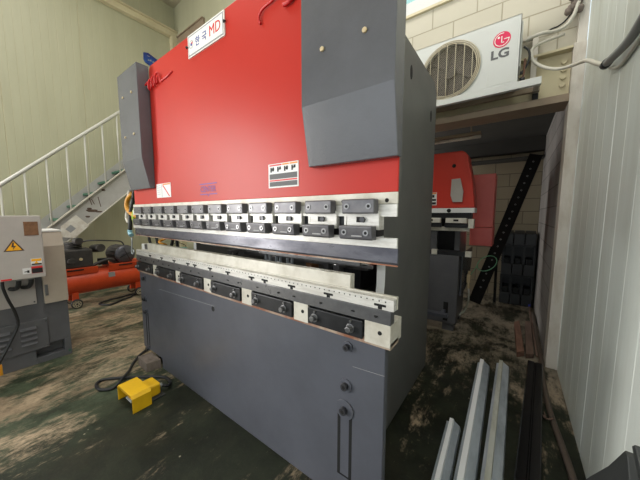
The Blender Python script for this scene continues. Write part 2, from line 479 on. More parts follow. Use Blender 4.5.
# upper block wall over the storage bay, with its window opening
WX0, WX1, WZ0, WZ1 = -2.5, -.50, 3.47, 4.6
mb = MB()
mb.box(-3.3, WX0, YB, YB + .2, 2.69, HC).box(WX1, XR, YB, YB + .2, 2.69, HC)
mb.box(WX0, WX1, YB, YB + .2, 2.69, WZ0).box(WX0, WX1, YB, YB + .2, WZ1, HC)
mb.box(-3.3, -3.15, YB, YB + .2, 0, 2.69)
struct('wall_upper', mb, 'creamblock')
# window_1
mb = MB()
t = .13
mb.box(WX0, WX1, YB - .015, YB + .1, WZ0, WZ0 + t).box(WX0, WX1, YB - .015, YB + .1, WZ1 - .08, WZ1)
mb.box(WX0, WX0 + .08, YB - .015, YB + .1, WZ0 + t, WZ1 - .08).box(WX1 - .08, WX1, YB - .015, YB + .1, WZ0 + t, WZ1 - .08)
mb.box(-1.53, -1.47, YB + .01, YB + .08, WZ0 + t, WZ1 - .08)
win = struct('window_1', mb, 'winframe')
MB().box(WX0 + .08, WX1 - .08, YB + .05, YB + .056, WZ0 + t, WZ1 - .08).build('pane', 'glass', win)
MB().box(WX0 - .02, WX1 + .02, YB - .03, YB, WZ0 - .025, WZ0).build('window_sill', 'creamsteel', win)
# storage bay: back wall, side wall, soffit, steel
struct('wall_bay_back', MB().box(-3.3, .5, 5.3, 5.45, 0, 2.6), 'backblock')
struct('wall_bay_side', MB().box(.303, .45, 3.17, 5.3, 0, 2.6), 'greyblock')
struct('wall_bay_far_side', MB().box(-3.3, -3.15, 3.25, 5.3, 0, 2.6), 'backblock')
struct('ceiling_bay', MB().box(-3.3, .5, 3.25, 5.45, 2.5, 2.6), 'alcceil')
# steel lintel (H beam) on a column at the corner of the bay
mb = MB().box(-3.3, .297, 2.985, 3.25, 2.265, 2.325, 1).box(-3.3, .297, 3.05, 3.07, 2.325, 2.67).box(-3.3, .297, 2.985, 3.25, 2.67, 2.69)
struct('beam_lintel', mb, ['creamsteel', 'brownsteel'], .003)
lint = bpy.data.objects['beam_lintel']
for k, z in enumerate((2.60, 2.54, 2.48, 2.42)):
    MB().cyl((.252, 3.051, z), (.252, 3.034, z), .019, 12).build('bolt', 'creamsteel', lint)
mb = MB().box(.297, .374, 2.985, 3.17, 0, 2.70).box(.315, .374, 3.0, 3.17, 2.70, HC)
struct('column_bay', mb, 'whitesteel', .004)
mb = MB().box(-3.15, .297, 5.15, 5.3, 2.30, 2.5).box(-3.15, .297, 5.05, 5.3, 2.18, 2.21)
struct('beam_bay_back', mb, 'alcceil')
# girt along the west wall and beam along the back wall
mb = MB().box(XL, XL + .10, -5.4, 3.25, 5.29, 5.40).box(XL, XL + .16, -5.4, 3.25, 5.40, 5.415)
struct('trim_1', mb, 'creamsteel')
mb = MB().box(-6.3, -5.26, 3.21, 3.25, 5.10, 5.25).box(-6.3, -5.26, 3.18, 3.25, 5.25, 5.27)
struct('trim_2', mb, 'brownsteel')
struct('trim_3', MB().box(-6.5, -6.38, 3.13, 3.25, 0, 5.29), 'creamsteel')
# unseen wall behind the camera; its wide opening is added to let light in
DX0, DX1, DZ = -4.7, 0.2, 4.3
mb = MB().box(XL, DX0, YF - .15, YF, 0, HC).box(DX1, XR, YF - .15, YF, 0, HC).box(DX0, DX1, YF - .15, YF, DZ, HC)
struct('wall_front_unseen', mb, 'rightwall')

# ------------------------------------------------------------------ main press brake
PB = thing('press_brake', (-1.58, 1.6, 0), 'large press brake with red ram and dark grey bed in the middle of the shop', 'press brake')
YFp = .966                                       # plane of bed and ram faces
# bed plate with slot recesses
bed = MB().prism([(-2.795, .09), (-2.42, .09), (-2.42, 0), (-.384, 0), (-.384, .82), (-2.795, .82)], 1, YFp, 1.0).build('bed', 'bedgrey', PB, .004)
MB().prism([(-2.40, .712), (-1.58, .737), (-1.58, .739), (-2.40, .714)], 1, YFp - .0006, YFp).build('chalk_line', 'chalk', bed)
MB().prism([(-.53, .69), (-.384, .700), (-.384, .7015), (-.53, .6915)], 1, YFp - .0006, YFp).build('chalk_line', 'chalk', bed)
def washer_bolt(x, z, rw, rb, parent, name='bolt'):
    mb = MB().cyl((x, YFp - .006, z), (x, YFp, z), rw, 24, 0)
    mb.cyl((x, YFp - .024, z), (x, YFp - .006, z), rb, 16, 1)
    mb.cyl((x, YFp - .0245, z), (x, YFp - .0235, z), rb * .55, 6, 2)
    mb.build(name, ['bedgrey', 'bolt_dark', 'hole'], parent, .001)
washer_bolt(-.555, .775, .024, .014, bed)
washer_bolt(-.562, .592, .030, .016, bed)
washer_bolt(-2.685, .765, .026, .017, bed)
washer_bolt(-2.70, .572, .030, .019, bed)
for x, z0, z1, wd in ((-.567, .14, .475, .030), (-2.685, .11, .455, .022)):
    # oblong slot: dark grooves around a tongue, closed by a big washer on top
    mb = MB()
    for s in (-1, 1):
        mb.box(x + s * wd - .0075, x + s * wd + .0075, YFp - .0008, YFp + .001, z0, z1 - .01)
    mb.box(x - wd, x + wd, YFp - .0008, YFp + .001, z0, z0 + .008)
    mb.build('slot', 'hole', bed)
    washer_bolt(x, z1, .045 if x > -1 else .026, .017, bed)
washer_bolt(-2.69, .10, .026, .018, bed)
MB().cyl((-1.595, YFp - .001, .716), (-1.595, YFp + .001, .716), .017, 20).build('hole', 'hole', bed)
# ledge, spacers, clamps and lower tooling
MB().box(-2.80, -.36, .955, 1.045, .82, .846).build('ledge', 'rust', PB, .002)
MB().box(-2.80, -.37, .975, 1.04, .846, .92).build('clamp_backing', 'black', PB)
cent = [-.415, -.812, -1.22, -1.626, -2.026, -2.42]
for i, c in enumerate(cent):
    hw = .055 if i == 0 else (.045 if i < 4 else .036)
    mb = MB().box(c - hw, c + hw, .951, 1.075 if i == 0 else 1.045, .83, .922)
    mb.cyl((c + .012, .949, .882), (c + .012, .953, .882), .009, 14, 1)
    mb.build('spacer_block', ['oldsteel', 'hole'], PB, .0015)
edges = [(-.47, -.767), (-.857, -1.175), (-1.265, -1.581), (-1.671, -1.990), (-2.062, -2.384), (-2.456, -2.795)]
for b, a in edges:
    cl = MB().box(a + .004, b - .006, .943, .975, .838, .914).build('die_clamp', 'black', PB, .003)
    for x in (a + .045, b - .062):
        mb = MB().cyl((x, .939, .872), (x, .943, .872), .020, 20, 0)
        mb.cyl((x, .918, .872), (x, .939, .872), .0135, 6, 0)
        mb.build('bolt', 'bolt', cl, .0015)
        MB().cyl((x + .002, .936, .903), (x + .002, .943, .903), .005, 10).build('grub_screw', 'bolt', cl)
mb = MB().box(-2.80, -.360, .950, .99, .921, .976)
x = -.42
k = 0
while x > -2.78:
    mb.cyl((x, .949, .948 - (.004 if k % 2 else -.002)), (x, .951, .948), .0085, 12, 1)
    x -= .165 if k % 3 else .105; k += 1
mb.build('die_holder', ['darksteel', 'hole'], PB, .002)
# white graduated rail with T slots
mb = MB().box(-2.82, -.352, .958, .985, .976, 1.021)
x = -.385
while x > -2.80:
    mb.disc((x, .9575, 1.010), (0, -1, 0), .0032, 8, 1); x -= .0265
for x in (-.408, -.655, -.877, -1.073, -1.182, -1.405, -1.60, -1.79, -1.885, -2.09, -2.30, -2.52):
    mb.prism([(x - .024, .988), (x + .024, .988), (x + .026, .993), (x + .024, .998), (x - .024, .998), (x - .026, .993)], 1, .9570, .9585, 1)
    mb.box(x - .009, x + .009, .9570, .9585, .977, .989, 1)
mb.build('graduated_rail', ['steel', 'hole'], PB, .001)
MB().box(-2.78, -.350, .988, 1.002, .976, 1.028).build('rail_backing', 'oldsteel', PB, .001)
MB().box(-2.655, -.562, .992, 1.03, 1.02, 1.086).build('lower_die', 'oldsteel', PB, .0015)
MB().box(-2.715, -.2655 - 2.39, .992, 1.03, 1.02, 1.075).build('die_stop', 'darksteel', PB, .001)
mb = MB().box(-2.775, -2.715, .99, 1.03, 1.02, 1.075).box(-2.79, -2.775, 1.0, 1.02, 1.03, 1.055, 1)
mb.build('end_stop', ['labelwhite', 'ink_red'], PB, .001)

# ram: wide at the tooling, narrower between the cylinder covers, rounded at its top corners
def rnd(cx, cz, r, a0, a1, n=6):
    return [(cx + r * math.cos(a0 + (a1 - a0) * i / n), cz + r * math.sin(a0 + (a1 - a0) * i / n)) for i in range(n + 1)]
pts = [(-2.80, 1.432), (-.352, 1.432), (-.352, 1.72), (-.79, 1.72)]
pts += rnd(-.83, 2.445, .04, 0, PI / 2) + rnd(-2.32, 2.445, .04, PI / 2, PI)
pts += [(-2.36, 1.72), (-2.80, 1.72)]
ram = MB().prism(pts, 1, YFp, .976).build('ram', 'red', PB, .004, 3)
MB().box(-2.78, -.365, .976, 1.035, 1.44, 1.71).box(-2.35, -.80, .976, 1.035, 1.71, 2.47).build('ram_core', 'framegrey', PB)
MB().box(-.80, -.365, .976, 1.03, 1.71, 2.40).build('cylinder_housing', 'framegrey', PB)
MB().box(-2.78, -2.36, .976, 1.03, 1.71, 2.40).build('cylinder_housing', 'framegrey', PB)
# punch holder rails
mb = MB().box(-2.80, -.347, .952, .962, 1.389, 1.432)
for k in range(12):
    mb.disc((-.385 - .191 * k - .003, .9515, 1.402), (0, -1, 0), .008, 14, 1)
mb.build('punch_rail', ['oldsteel', 'hole'], PB, .001)
MB().box(-2.80, -.346, .946, .958, 1.341, 1.387).build('holder_rail', 'steel', PB, .001)
MB().box(-2.79, -.43, .962, 1.03, 1.262, 1.42).build('holder_backing', 'black', PB)
MB().box(-2.80, -.341, .943, .955, 1.224, 1.262).build('clamping_bar', 'steel', PB, .0015)
mb = MB().prism([(.952, 1.224), (.952, 1.168), (.956, 1.160), (.960, 1.157), (.966, 1.160), (.972, 1.224)], 0, -2.79, -.341)
mb.build('upper_punch', 'barsteel', PB)
MB().box(-2.79, -.342, .9555, .9665, 1.1535, 1.1595).build('punch_tip', 'rust', PB)
# twelve punch clamps, each with upper and lower jaw
for k in range(12):
    xr = -.417 - .191 * k; xl = xr - .140; xc = (xl + xr) / 2
    mb = MB().box(xl + .006, xr + .006, .938, .985, 1.290, 1.364)
    mb.prism([(xl - .012, 1.30), (xl, 1.30), (xl, 1.352), (xl - .012, 1.352)], 1, .945, .98)
    cl = mb.build('punch_clamp', 'steel', PB, .0015)
    up = MB().box(xl, xr, .905, .946, 1.352, 1.408).build('upper_jaw', 'clamp', cl, .005)
    lo = MB().prism([(.938, 1.306), (.896, 1.306), (.892, 1.302), (.898, 1.258), (.904, 1.252), (.938, 1.252)], 0, xl - .006, xr - .004).build('lower_jaw', 'clamp', cl, .003)
    for sx in (-.047, .047):
        for y, z, dx in ((.9045, 1.380, 0), (.8945, 1.280, -.005)):
            mb = MB().cyl((xc + sx + dx, y - .002, z), (xc + sx + dx, y + .012, z), .0115, 14, 0)
            mb.cyl((xc + sx + dx, y - .0025, z), (xc + sx + dx, y - .0018, z), .0065, 6, 1)
            mb.build('socket_screw', ['bolt', 'hole'], cl)
    mb = MB().box(xc - .020, xc + .014, .9365, .9385, 1.318, 1.340, 1)
    mb.cyl((xc + .008, .928, 1.329), (xc + .008, .939, 1.329), .0105, 12, 0)
    mb.build('adjusting_screw', ['bolt_dark', 'hole'], cl)
    MB().box(xc - .018, xc + .026, .8935, .8955, 1.2645, 1.2695).build('stamped_plate', 'signgrey', lo)

# cylinder covers: folded sheet, lower part raked back to the ram
def cover(x0, x1):
    prof = [(.966, 2.487), (.88, 2.487), (.88, 1.79), (.927, 1.555), (.966, 1.555)]
    c = MB().prism(prof, 0, x0, x1).build('cylinder_cover', 'grey', PB, .003)
    for z in (1.98, 2.295):
        for x in (x0 + (x1 - x0) * .27, x0 + (x1 - x0) * .72):
            MB().cyl((x, .872, z), (x, .881, z), .009, 12, 0).build('plug', 'brass', c, .002)
    return c
cover(-.742, -.342)
cover(-2.755, -2.36)

# side frames with throat
def side_frame(x0, x1):
    pts = [(1.045, .02), (1.045, .86), (1.30, .86)] + [(1.30 + .10 * math.sin(a), .96 - .10 * math.cos(a)) for a in [i * PI / 12 for i in range(1, 6)]]
    pts = [(1.0, .02), (1.0, .84)]
    pts += [(1.34 + .05 * math.cos(t), 1.04 + .20 * math.sin(t)) for t in [(-PI / 2) + PI * i / 14 for i in range(15)]]
    pts += [(1.06, 1.24), (1.06, 2.372), (2.28, 2.372), (2.36, 2.30), (2.36, .02)]
    f = MB().prism(pts, 0, x0, x1).build('side_frame', ['framegrey', 'galv_edge'], PB, .0)
    for p in f.data.polygons:
        c = p.center + Vector(PB.location)
        if abs(p.normal.x) < .5 and .80 < c.z < 1.27 and c.y < 1.45: p.material_index = 1
    return f
fr = side_frame(-.615, -.565)
side_frame(-2.60, -2.55)
for y, z in ((1.72, 2.22), (2.21, 2.10)):
    mb = MB().prism([(y + .022 * math.cos(t), z + .042 * math.sin(t)) for t in [2 * PI * i / 16 for i in range(16)]], 0, -.566, -.564)
    mb.build('slot_hole', 'hole', fr)
# rear structure between the frames
MB().box(-2.55, -.615, 2.26, 2.34, .05, .95).build('rear_plate', 'framegrey', PB)
MB().box(-2.55, -.615, 1.85, 2.34, 1.60, 2.37).build('upper_crosshead', 'framegrey', PB, .01)
MB().box(-2.55, -.615, 1.0, 1.12, .3, .80).build('bed_stiffener', 'bedgrey', PB)
bg = MB().box(-2.30, -.80, 1.66, 1.74, .955, .985).build('backgauge_beam', 'darksteel', PB, .002)
for x in (-2.15, -1.55, -.95):
    mb = MB().box(x - .03, x + .03, 1.50, 1.66, .985, 1.01).box(x - .025, x + .025, 1.48, 1.50, .965, 1.01)
    mb.build('finger', 'darksteel', bg, .002)
for x in (-2.22, -2.13, -1.10, -1.0):
    MB().box(x - .02, x + .02, 1.58, 1.63, .80, 1.6).build('guide_post', 'darksteel', PB, .002)
dh = MB().box(-1.30, -.98, 1.90, 2.2, .72, .90).build('drive_housing', 'black', PB, .004)
for k in range(5):
    MB().box(-1.29, -.99, 1.92 + k * .055, 1.95 + k * .055, .90, .915).build('slat', 'darkbrown', dh)
MB().box(-1.62, -1.55, 1.98, 2.1, .80, .93).build('sensor_box', 'brownplate', PB, .004)
for x in (-1.47, -1.36, -1.25):
    mb = MB().box(x - .026, x - .018, 1.34, 1.36, 1.005, 1.12).box(x + .018, x + .026, 1.34, 1.36, 1.005, 1.12).box(x - .026, x + .026, 1.34, 1.36, .995, 1.008)
    mb.build('hanging_hook', 'galv', PB)
MB().prism([(1.17, 1.105), (1.30, 1.072), (1.30, 1.078), (1.17, 1.111)], 0, -2.08, -1.36).build('front_sheet', 'steel', PB)
sg = MB().box(-1.34, -.60, 1.15, 1.17, 1.095, 1.112).box(-1.34, -.60, 1.29, 1.31, 1.058, 1.072).build('slatted_guard', 'darksteel', PB)
for i in range(9):
    x = -1.32 + i * .08
    MB().prism([(1.15, 1.112), (1.31, 1.072), (1.31, 1.076), (1.15, 1.116)], 0, x, x + .055).build('slat', 'steel', sg)

# ram lettering and plates (facing the operator)
FX, FZ = (1, 0, 0), (0, 0, 1)
ys = YFp - .003
mb = MB().box(-1.755, -1.366, ys - .004, YFp, 2.343, 2.477, 0)
mb.box(-1.748, -1.373, ys - .0046, ys - .003, 2.350, 2.470, 1).box(-1.740, -1.381, ys - .0052, ys - .003, 2.358, 2.462, 0)
sign = mb.build('name_plate', ['white', 'signgrey'], PB)
yq = ys - .0056
mb = MB().text('한', .058, (-1.64, yq, 2.408), FX, FZ, 0).text('국', .058, (-1.565, yq, 2.408), FX, FZ, 0)
mb.text('MD', .082, (-1.455, yq, 2.412), FX, FZ, 1, xs=.95)
mb.disc((-1.712, yq, 2.415), (0, -1, 0), .010, 14, 0).ring((-1.712, yq - .0002, 2.415), (0, -1, 0), .024, .020, 24, 2)
mb.disc((-1.703, yq - .0003, 2.422), (0, -1, 0), .007, 12, 1)
mb.build('lettering', ['ink_blue', 'ink_red', 'signgrey'], sign)
for x in (-1.762, -1.359):
    MB().tube([(x - .008, ys - .004, 2.41), (x, ys - .012, 2.414), (x + .008, ys - .004, 2.41)], .005, 8).build('screw', 'ink_black', sign)
# centre mark stencilled on the ram
mb = MB().text('CENTER', .052, (-1.598, YFp - .0015, 1.508), FX, FZ, 0, depth=.0004, xs=.92)
yy = YFp - .0012
for z in (1.540, ):
    mb.box(-1.695, -1.50, yy, YFp, z, z + .006)
mb.box(-1.695, -1.612, yy, YFp, 1.474, 1.480).box(-1.584, -1.50, yy, YFp, 1.474, 1.480)
mb.prism([(-1.614, 1.480), (-1.598, 1.462), (-1.582, 1.480), (-1.588, 1.480), (-1.598, 1.469), (-1.608, 1.480)], 1, yy, YFp)
mb.build('centre_mark', 'ink_violet', PB)
# caution plate
x0, x1, z0, z1 = -1.035, -.832, 1.482, 1.601
mb = MB().box(x0, x1, YFp - .002, YFp, z0, z1, 0)
y2 = YFp - .0026
W, H = x1 - x0, z1 - z0
def patch(u0, u1, v0, v1, mi, mb=mb):
    mb.box(x0 + u0 * W, x0 + u1 * W, y2, YFp - .0015, z0 + v0 * H, z0 + v1 * H, mi)
patch(.04, .46, .91, .97, 1); patch(.48, .70, .91, .97, 2); patch(.72, .97, .91, .97, 2)
for k, u in enumerate((.07, .31, .54, .78)):
    patch(u, u + .05, .66, .86, 4); patch(u + .07, u + .13, .70 + .05 * (k % 2), .86, 4); patch(u + .02, u + .12, .74, .79, 4)
for v0, v1 in ((.36, .58), (.06, .25)):
    patch(.04, .96, v0, v1, 3)
    for r in range(1, 4):
        v = v0 + (v1 - v0) * r / 4
        patch(.06, .94, v - .008, v + .006, 0) if False else None
patch(.04, .96, .275, .335, 1)
mb.build('caution_plate', ['labelwhite', 'ink_red', 'ink_orange', 'ink_grey', 'ink_black'], PB)
# bending chart plate at the other end
x0, x1, z0, z1 = -2.335, -2.098, 1.477, 1.585
mb = MB().box(x0, x1, YFp - .002, YFp, z0, z1, 0)
W, H = x1 - x0, z1 - z0
patch(.46, .97, .88, .97, 1, mb); patch(.38, .40, .03, .97, 3, mb)
mb.prism([(x0 + .44 * W, z0 + .86 * H), (x0 + .52 * W, z0 + .86 * H), (x0 + .94 * W, z0 + .06 * H), (x0 + .88 * W, z0 + .06 * H)], 1, y2, YFp - .0015, 2)
for v in (.85, .7, .55, .4, .25): patch(.06, .30, v, v + .03, 3, mb)
mb.build('chart_plate', ['labelwhite', 'ink_orange', 'ink_red', 'signgrey'], PB)
# red coiled cords hooked in the lifting holes of the ram
mb = MB()
pts = [(-2.41, .93, 2.355), (-2.37, .935, 2.335)]
for i in range(40):
    t = i / 39; a = t * 3.1 * 2 * PI
    pts.append((-2.34 + .17 * t, .946 + .012 * math.sin(a), 2.325 + .032 * math.cos(a) + .02 * t))
pts += [(-2.15, .96, 2.318), (-1.985, .964, 2.338)]
mb.tube(pts, .007, 8, smooth=2)
mb.build('red_cord', 'red_cord', PB)
MB().tube([(-1.07, .96, 2.285), (-1.078, .957, 2.315), (-1.05, .957, 2.343), (-.98, .957, 2.352), (-.90, .96, 2.372)], .0055, 8).build('red_cord', 'red_cord', PB)
mb = MB().tube([(-.91, .955, 2.30), (-.875, .955, 2.297), (-.845, .957, 2.31), (-.80, .96, 2.315)], .009, 8)
mb.build('red_cord', 'red_cord', PB)
# cables hanging off the end of the ram
zf = lambda p: p
mb = MB().tube([(-3.100, 1.06, 1.56), (-3.190, 1.04, 1.50), (-3.200, 1.03, 1.42), (-3.120, 1.03, 1.36), (-3.020, 1.04, 1.33), (-2.920, 1.08, 1.30)], .020, 10)
mb.build('ochre_cable', 'ochre', PB)
MB().tube([(-3.000, 1.05, 1.44), (-3.040, 1.03, 1.34), (-3.020, 1.03, 1.27), (-3.000, 1.06, 1.22)], .016, 8).build('lime_cable', 'lime', PB)
MB().tube([(-3.070, 1.05, 1.50), (-3.110, 1.03, 1.36), (-3.110, 1.02, 1.24), (-3.120, 1.02, 1.19)], .018, 8).build('black_cable', 'rubber', PB)
MB().tube([(-3.200, 1.03, 1.36), (-3.190, 1.02, 1.30), (-3.140, 1.02, 1.26)], .016, 8).build('white_cable', 'cable', PB)
mb = MB().tube([(-3.120, 1.02, 1.19), (-3.125, 1.02, 1.16), (-3.095, 1.02, 1.135)], .021, 10)
mb.build('connector', 'skyblue', PB)
mb = MB().tube([(-3.090, 1.02, 1.11), (-3.095, 1.02, 1.05), (-3.110, 1.02, 1.00), (-3.120, 1.02, .965), (-3.095, 1.02, .945), (-3.065, 1.02, .965), (-3.080, 1.02, .99)], .006, 8)
mb.build('hook', 'galv', PB)
for pts in ([(-3.35, 1.28, 1.20), (-3.36, 1.28, 1.05), (-3.30, 1.30, .93), (-3.20, 1.30, .90)],
            [(-3.18, 1.28, 1.25), (-3.17, 1.28, 1.08), (-3.13, 1.29, .95), (-3.1, 1.3, .85)],
            [(-2.78, 1.28, 1.25), (-2.80, 1.28, 1.08), (-2.90, 1.29, .98), (-3.02, 1.3, .9)],
            [(-2.70, 1.28, 1.25), (-2.71, 1.28, 1.05), (-2.70, 1.3, .9)]):
    MB().tube(pts, .016, 8).build('black_cable', 'rubber', PB)
MB().tube([(-2.60, 1.10, 1.62), (-2.78, 1.05, 1.60), (-3.16, 1.05, 1.585)], .014, 8, smooth=1).build('cable_hanger', 'framegrey', PB)
MB().tube([(-2.60, 1.285, 1.245), (-3.42, 1.285, 1.235)], .012, 8, smooth=1).build('cable_hanger', 'framegrey', PB)
MB().tube([(-3.07, 1.05, 1.50), (-3.05, 1.05, 1.56), (-2.98, 1.05, 1.60)], .016, 8).build('black_cable', 'rubber', PB)
MB().tube([(-3.0, 1.05, 1.43), (-2.98, 1.05, 1.53), (-2.95, 1.05, 1.60)], .014, 8).build('lime_cable', 'lime', PB)
MB().tube([(-3.20, 1.03, 1.36), (-3.21, 1.04, 1.48), (-3.15, 1.05, 1.585)], .014, 8).build('white_cable', 'cable', PB)
MB().tube([(-3.03, 1.29, 1.10), (-3.04, 1.288, 1.17), (-3.05, 1.285, 1.24)], .010, 8).build('coiled_air_hose', 'ochre', PB)
mb = MB()
pts = [(-3.05 + .04 * math.cos(a * 1.0), 1.29 + .03 * math.sin(a), 1.10 - .012 * a) for a in [i * .5 for i in range(28)]]
mb.tube(pts, .012, 8, smooth=2).build('coiled_air_hose', 'ochre', PB)

# ------------------------------------------------------------------ small press brake in the storage bay
P2 = thing('press_brake', (-1.0, 3.6, 0), 'smaller red press brake in the dark storage bay behind the large one', 'press brake')
y0 = 3.27
pts = [(-1.70, 1.42), (-.35, 1.42), (-.385, 1.72), (-.435, 1.93)] + rnd(-.52, 1.95, .085, 0.1, PI / 2, 6) + [(-1.70, 2.035)]
MB().prism(pts, 1, y0, 3.52).build('ram', 'red2', P2, .012, 3)
mb = MB().box(-1.70, -.35, y0 - .004, 3.50, 1.368, 1.42); mb.cyl((-.60, y0 - .006, 1.392), (-.60, y0 - .003, 1.392), .022, 16, 1)
mb.build('punch_rail', ['labelwhite', 'hole'], P2)
MB().cyl((-.57, y0 - .002, 1.88), (-.57, y0 + .002, 1.88), .02, 16).build('hole', 'hole', P2)
MB().prism([(-.585, 1.735), (-.50, 1.74), (-.465, 1.60), (-.47, 1.485), (-.565, 1.485), (-.59, 1.56)], 1, y0 - .018, y0).build('cylinder_cover', 'lightgrey', P2, .003)
x0, x1, z0, z1 = -.86, -.735, 1.455, 1.60; W, H = x1 - x0, z1 - z0
mb = MB().box(x0, x1, y0 - .003, y0, z0, z1)
def patch2(u0, u1, v0, v1, mi):
    mb.box(x0 + u0 * W, x0 + u1 * W, y0 - .0036, y0 - .0025, z0 + v0 * H, z0 + v1 * H, mi)
patch2(.04, .96, .88, .97, 1); patch2(.05, .95, .34, .5, 2); patch2(.05, .95, .06, .24, 2); patch2(.35, .5, .62, .8, 2); patch2(.6, .8, .6, .82, 2)
mb.build('caution_plate', ['labelwhite', 'ink_orange', 'ink_black'], P2)
MB().box(-1.7, -.38, y0 + .02, 3.42, 1.30, 1.368).build('holder_rail', 'black', P2)
for k in range(5):
    xr = -.415 - .265 * k
    c2 = MB().box(xr - .21, xr, y0 - .03, y0 + .03, 1.255, 1.31).build('punch_clamp', 'oldsteel', P2, .003)
    MB().box(xr - .13, xr - .08, y0 - .033, y0 - .029, 1.275, 1.295).build('adjusting_screw', 'hole', c2)
    MB().box(xr - .22, xr + .01, y0 - .02, y0 + .03, 1.205, 1.25).build('lower_jaw', 'black', c2, .003)
MB().box(-.40, -.35, y0 - .02, 3.36, 1.20, 1.30).build('end_block', 'oldsteel', P2, .002)
MB().box(-1.7, -.39, y0 + .01, y0 + .05, 1.165, 1.21).build('upper_punch', 'oldsteel', P2)
MB().box(-1.7, -.475, y0, 3.40, .09, .885).build('bed', 'charcoal2' if 'charcoal2' in M else 'charcoal', P2, .005)
MB().box(-1.7, -.36, y0 + .01, 3.38, .885, .935).build('die_holder', 'black', P2, .002)
for xr in (-.36, -.71, -1.2):
    MB().box(xr - .055, xr + .005, y0 - .012, y0 + .04, .885, .945).build('spacer_block', 'oldsteel', P2, .002)
mb = MB().prism([(3.40, .90), (4.25, .90), (4.22, .70), (4.05, .52), (3.75, .42), (3.40, .40)], 0, -.47, -.452)
mb.build('side_guard', 'grey', P2, .003)
MB().box(-1.64, -.55, 3.62, 3.66, .5, 1.5).build('back_plate', 'black', P2)
MB().box(-.80, -.72, 3.30, 3.36, .93, 1.17).build('guide_post', 'darksteel', P2, .003)
MB().box(-.55, -.49, 3.40, 3.88, .09, 1.98).build('side_frame', 'charcoal', P2, .005)
MB().box(-1.70, -1.64, 3.40, 3.88, .09, 1.98).build('side_frame', 'charcoal', P2, .005)
MB().box(-.455, -.212, 3.90, 4.25, 1.19, 1.848).build('side_cabinet', 'pinkred', P2, .006)
MB().box(-.455, -.207, 3.89, 4.25, .955, 1.186).build('side_cabinet', 'pinkred', P2, .006)
for x in (-.56, -1.6):
    MB().box(x - .06, x + .06, y0 + .02, y0 + .16, 0, .095).build('foot', 'charcoal', P2, .004)
    MB().box(x - .06, x + .06, 3.72, 3.86, 0, .095).build('foot', 'charcoal', P2, .004)
mb = MB().box(-1.2, -.53, y0 - .20, y0 - .12, .22, .255).box(-.62, -.58, y0 - .14, y0, .225, .25)
mb.build('foot_bar', 'bedgrey', P2, .003)
MB().box(-.61, -.56, y0 - .003, y0 + .001, .12, .34).build('slot', 'hole', P2)
mb = MB().box(-.43, -.39, 3.62, 3.70, .52, .62).cyl((-.41, 3.66, .62), (-.41, 3.66, .66), .014, 10).cyl((-.41, 3.66, .44), (-.41, 3.66, .52), .012, 10)
mb.build('valve', 'brass', P2, .003)
MB().tube([(-.41, 3.66, .46), (-.40, 3.66, .30), (-.44, 3.64, .15), (-.55, 3.6, .05)], .010, 8).build('air_hose', 'galv_dirty', P2)
M['greenwire'] = mat('green_wire', (110, 170, 130), .5)
mb = MB()
pts = [(-.40, 3.66, .60), (-.34, 3.70, .72)] + [(-.24 + .10 * math.cos(a), 3.75 + .05 * math.sin(a), .76 + .09 * math.sin(a + .4)) for a in [PI + i * .6 for i in range(22)]]
mb.tube(pts, .005, 6, smooth=2).build('green_wire', 'greenwire', P2)

# ------------------------------------------------------------------ grey machine at the west side
GM = thing('shearing_machine', (-3.9, -.05, 0), 'grey metalworking machine with control box and louvred base beside the wide aisle', 'machine')
XG = -3.39
mb = MB()
# base with two fork pockets
ys_, z_ = [-.70, -.10, .12, .325, .515, .56], [0, .055, .165, .80]
mb.box(-4.7, XG, -.70, .56, .165, .80)
mb.box(-4.7, XG, -.70, -.10, 0, .165).box(-4.7, XG, .12, .325, 0, .165).box(-4.7, XG, .515, .56, 0, .165)
mb.box(-4.7, XG - .09, -.10, .12, .055, .165).box(-4.7, XG - .09, .325, .515, .055, .165)
mb.box(-4.7, XG, -.10, .12, 0, .055).box(-4.7, XG, .325, .515, 0, .055)
base = mb.build('base', 'charcoal', GM, .003)
MB().box(-4.6, XG - .03, -.68, .54, .80, 1.19).build('housing', 'charcoal', GM, .004)
cab = MB().prism([(-3.80, .545), (-3.345, .545), (-3.345, 1.06), (-3.405, 1.185), (-3.80, 1.185)], 1, .405, .562).build('side_cabinet', 'beige', GM, .004)
MB().box(-3.82, -3.40, .40, .565, 1.185, 1.20).build('cabinet_lid', 'labelwhite', cab, .002)
MB().box(-3.344, -3.336, .412, .432, .62, .72).build('hinge', 'bolt', cab, .002)
MB().box(-3.40, -3.378, -.62, .36, .555, .82).build('cover_panel', 'lightgrey', GM, .003)
for y, z in ((.345, .575), (-.05, .575), (.345, .80)):
    MB().cyl((-3.379, y, z), (-3.374, y, z), .006, 10).build('screw', 'bolt_dark', GM)
box = MB().box(-3.37, -3.15, -.45, .405, .825, 1.333).build('control_box', 'lightgrey', GM, .006)
MB().box(-3.15, -3.146, .305, .385, 1.175, 1.285).build('rating_plate', 'brownplate', box)
def tri(y, z, s): return [(y - s, z - s * .62), (y + s, z - s * .62), (y, z + s * 1.1)]
mb = MB().prism(tri(.243, 1.09, .055), 0, -3.15, -3.148, 1).prism(tri(.243, 1.088, .042), 0, -3.148, -3.1465, 0)
mb.prism([(.238, 1.125), (.247, 1.125), (.243, 1.098), (.256, 1.098), (.236, 1.066), (.241, 1.088), (.230, 1.088)], 0, -3.1465, -3.1455, 1)
mb.build('warning_triangle', ['warn_yellow', 'grime'], box)
mb = MB().box(-3.15, -3.148, .325, .388, .93, .985, 0).box(-3.148, -3.147, .328, .385, .962, .982, 3).prism(tri(.356, .951, .012), 0, -3.148, -3.147, 3).box(-3.148, -3.147, .328, .385, .932, .943, 2)
mb.box(-3.15, -3.148, .325, .388, .863, .92, 1).box(-3.15, -3.147, .326, .387, .865, .905, 2)
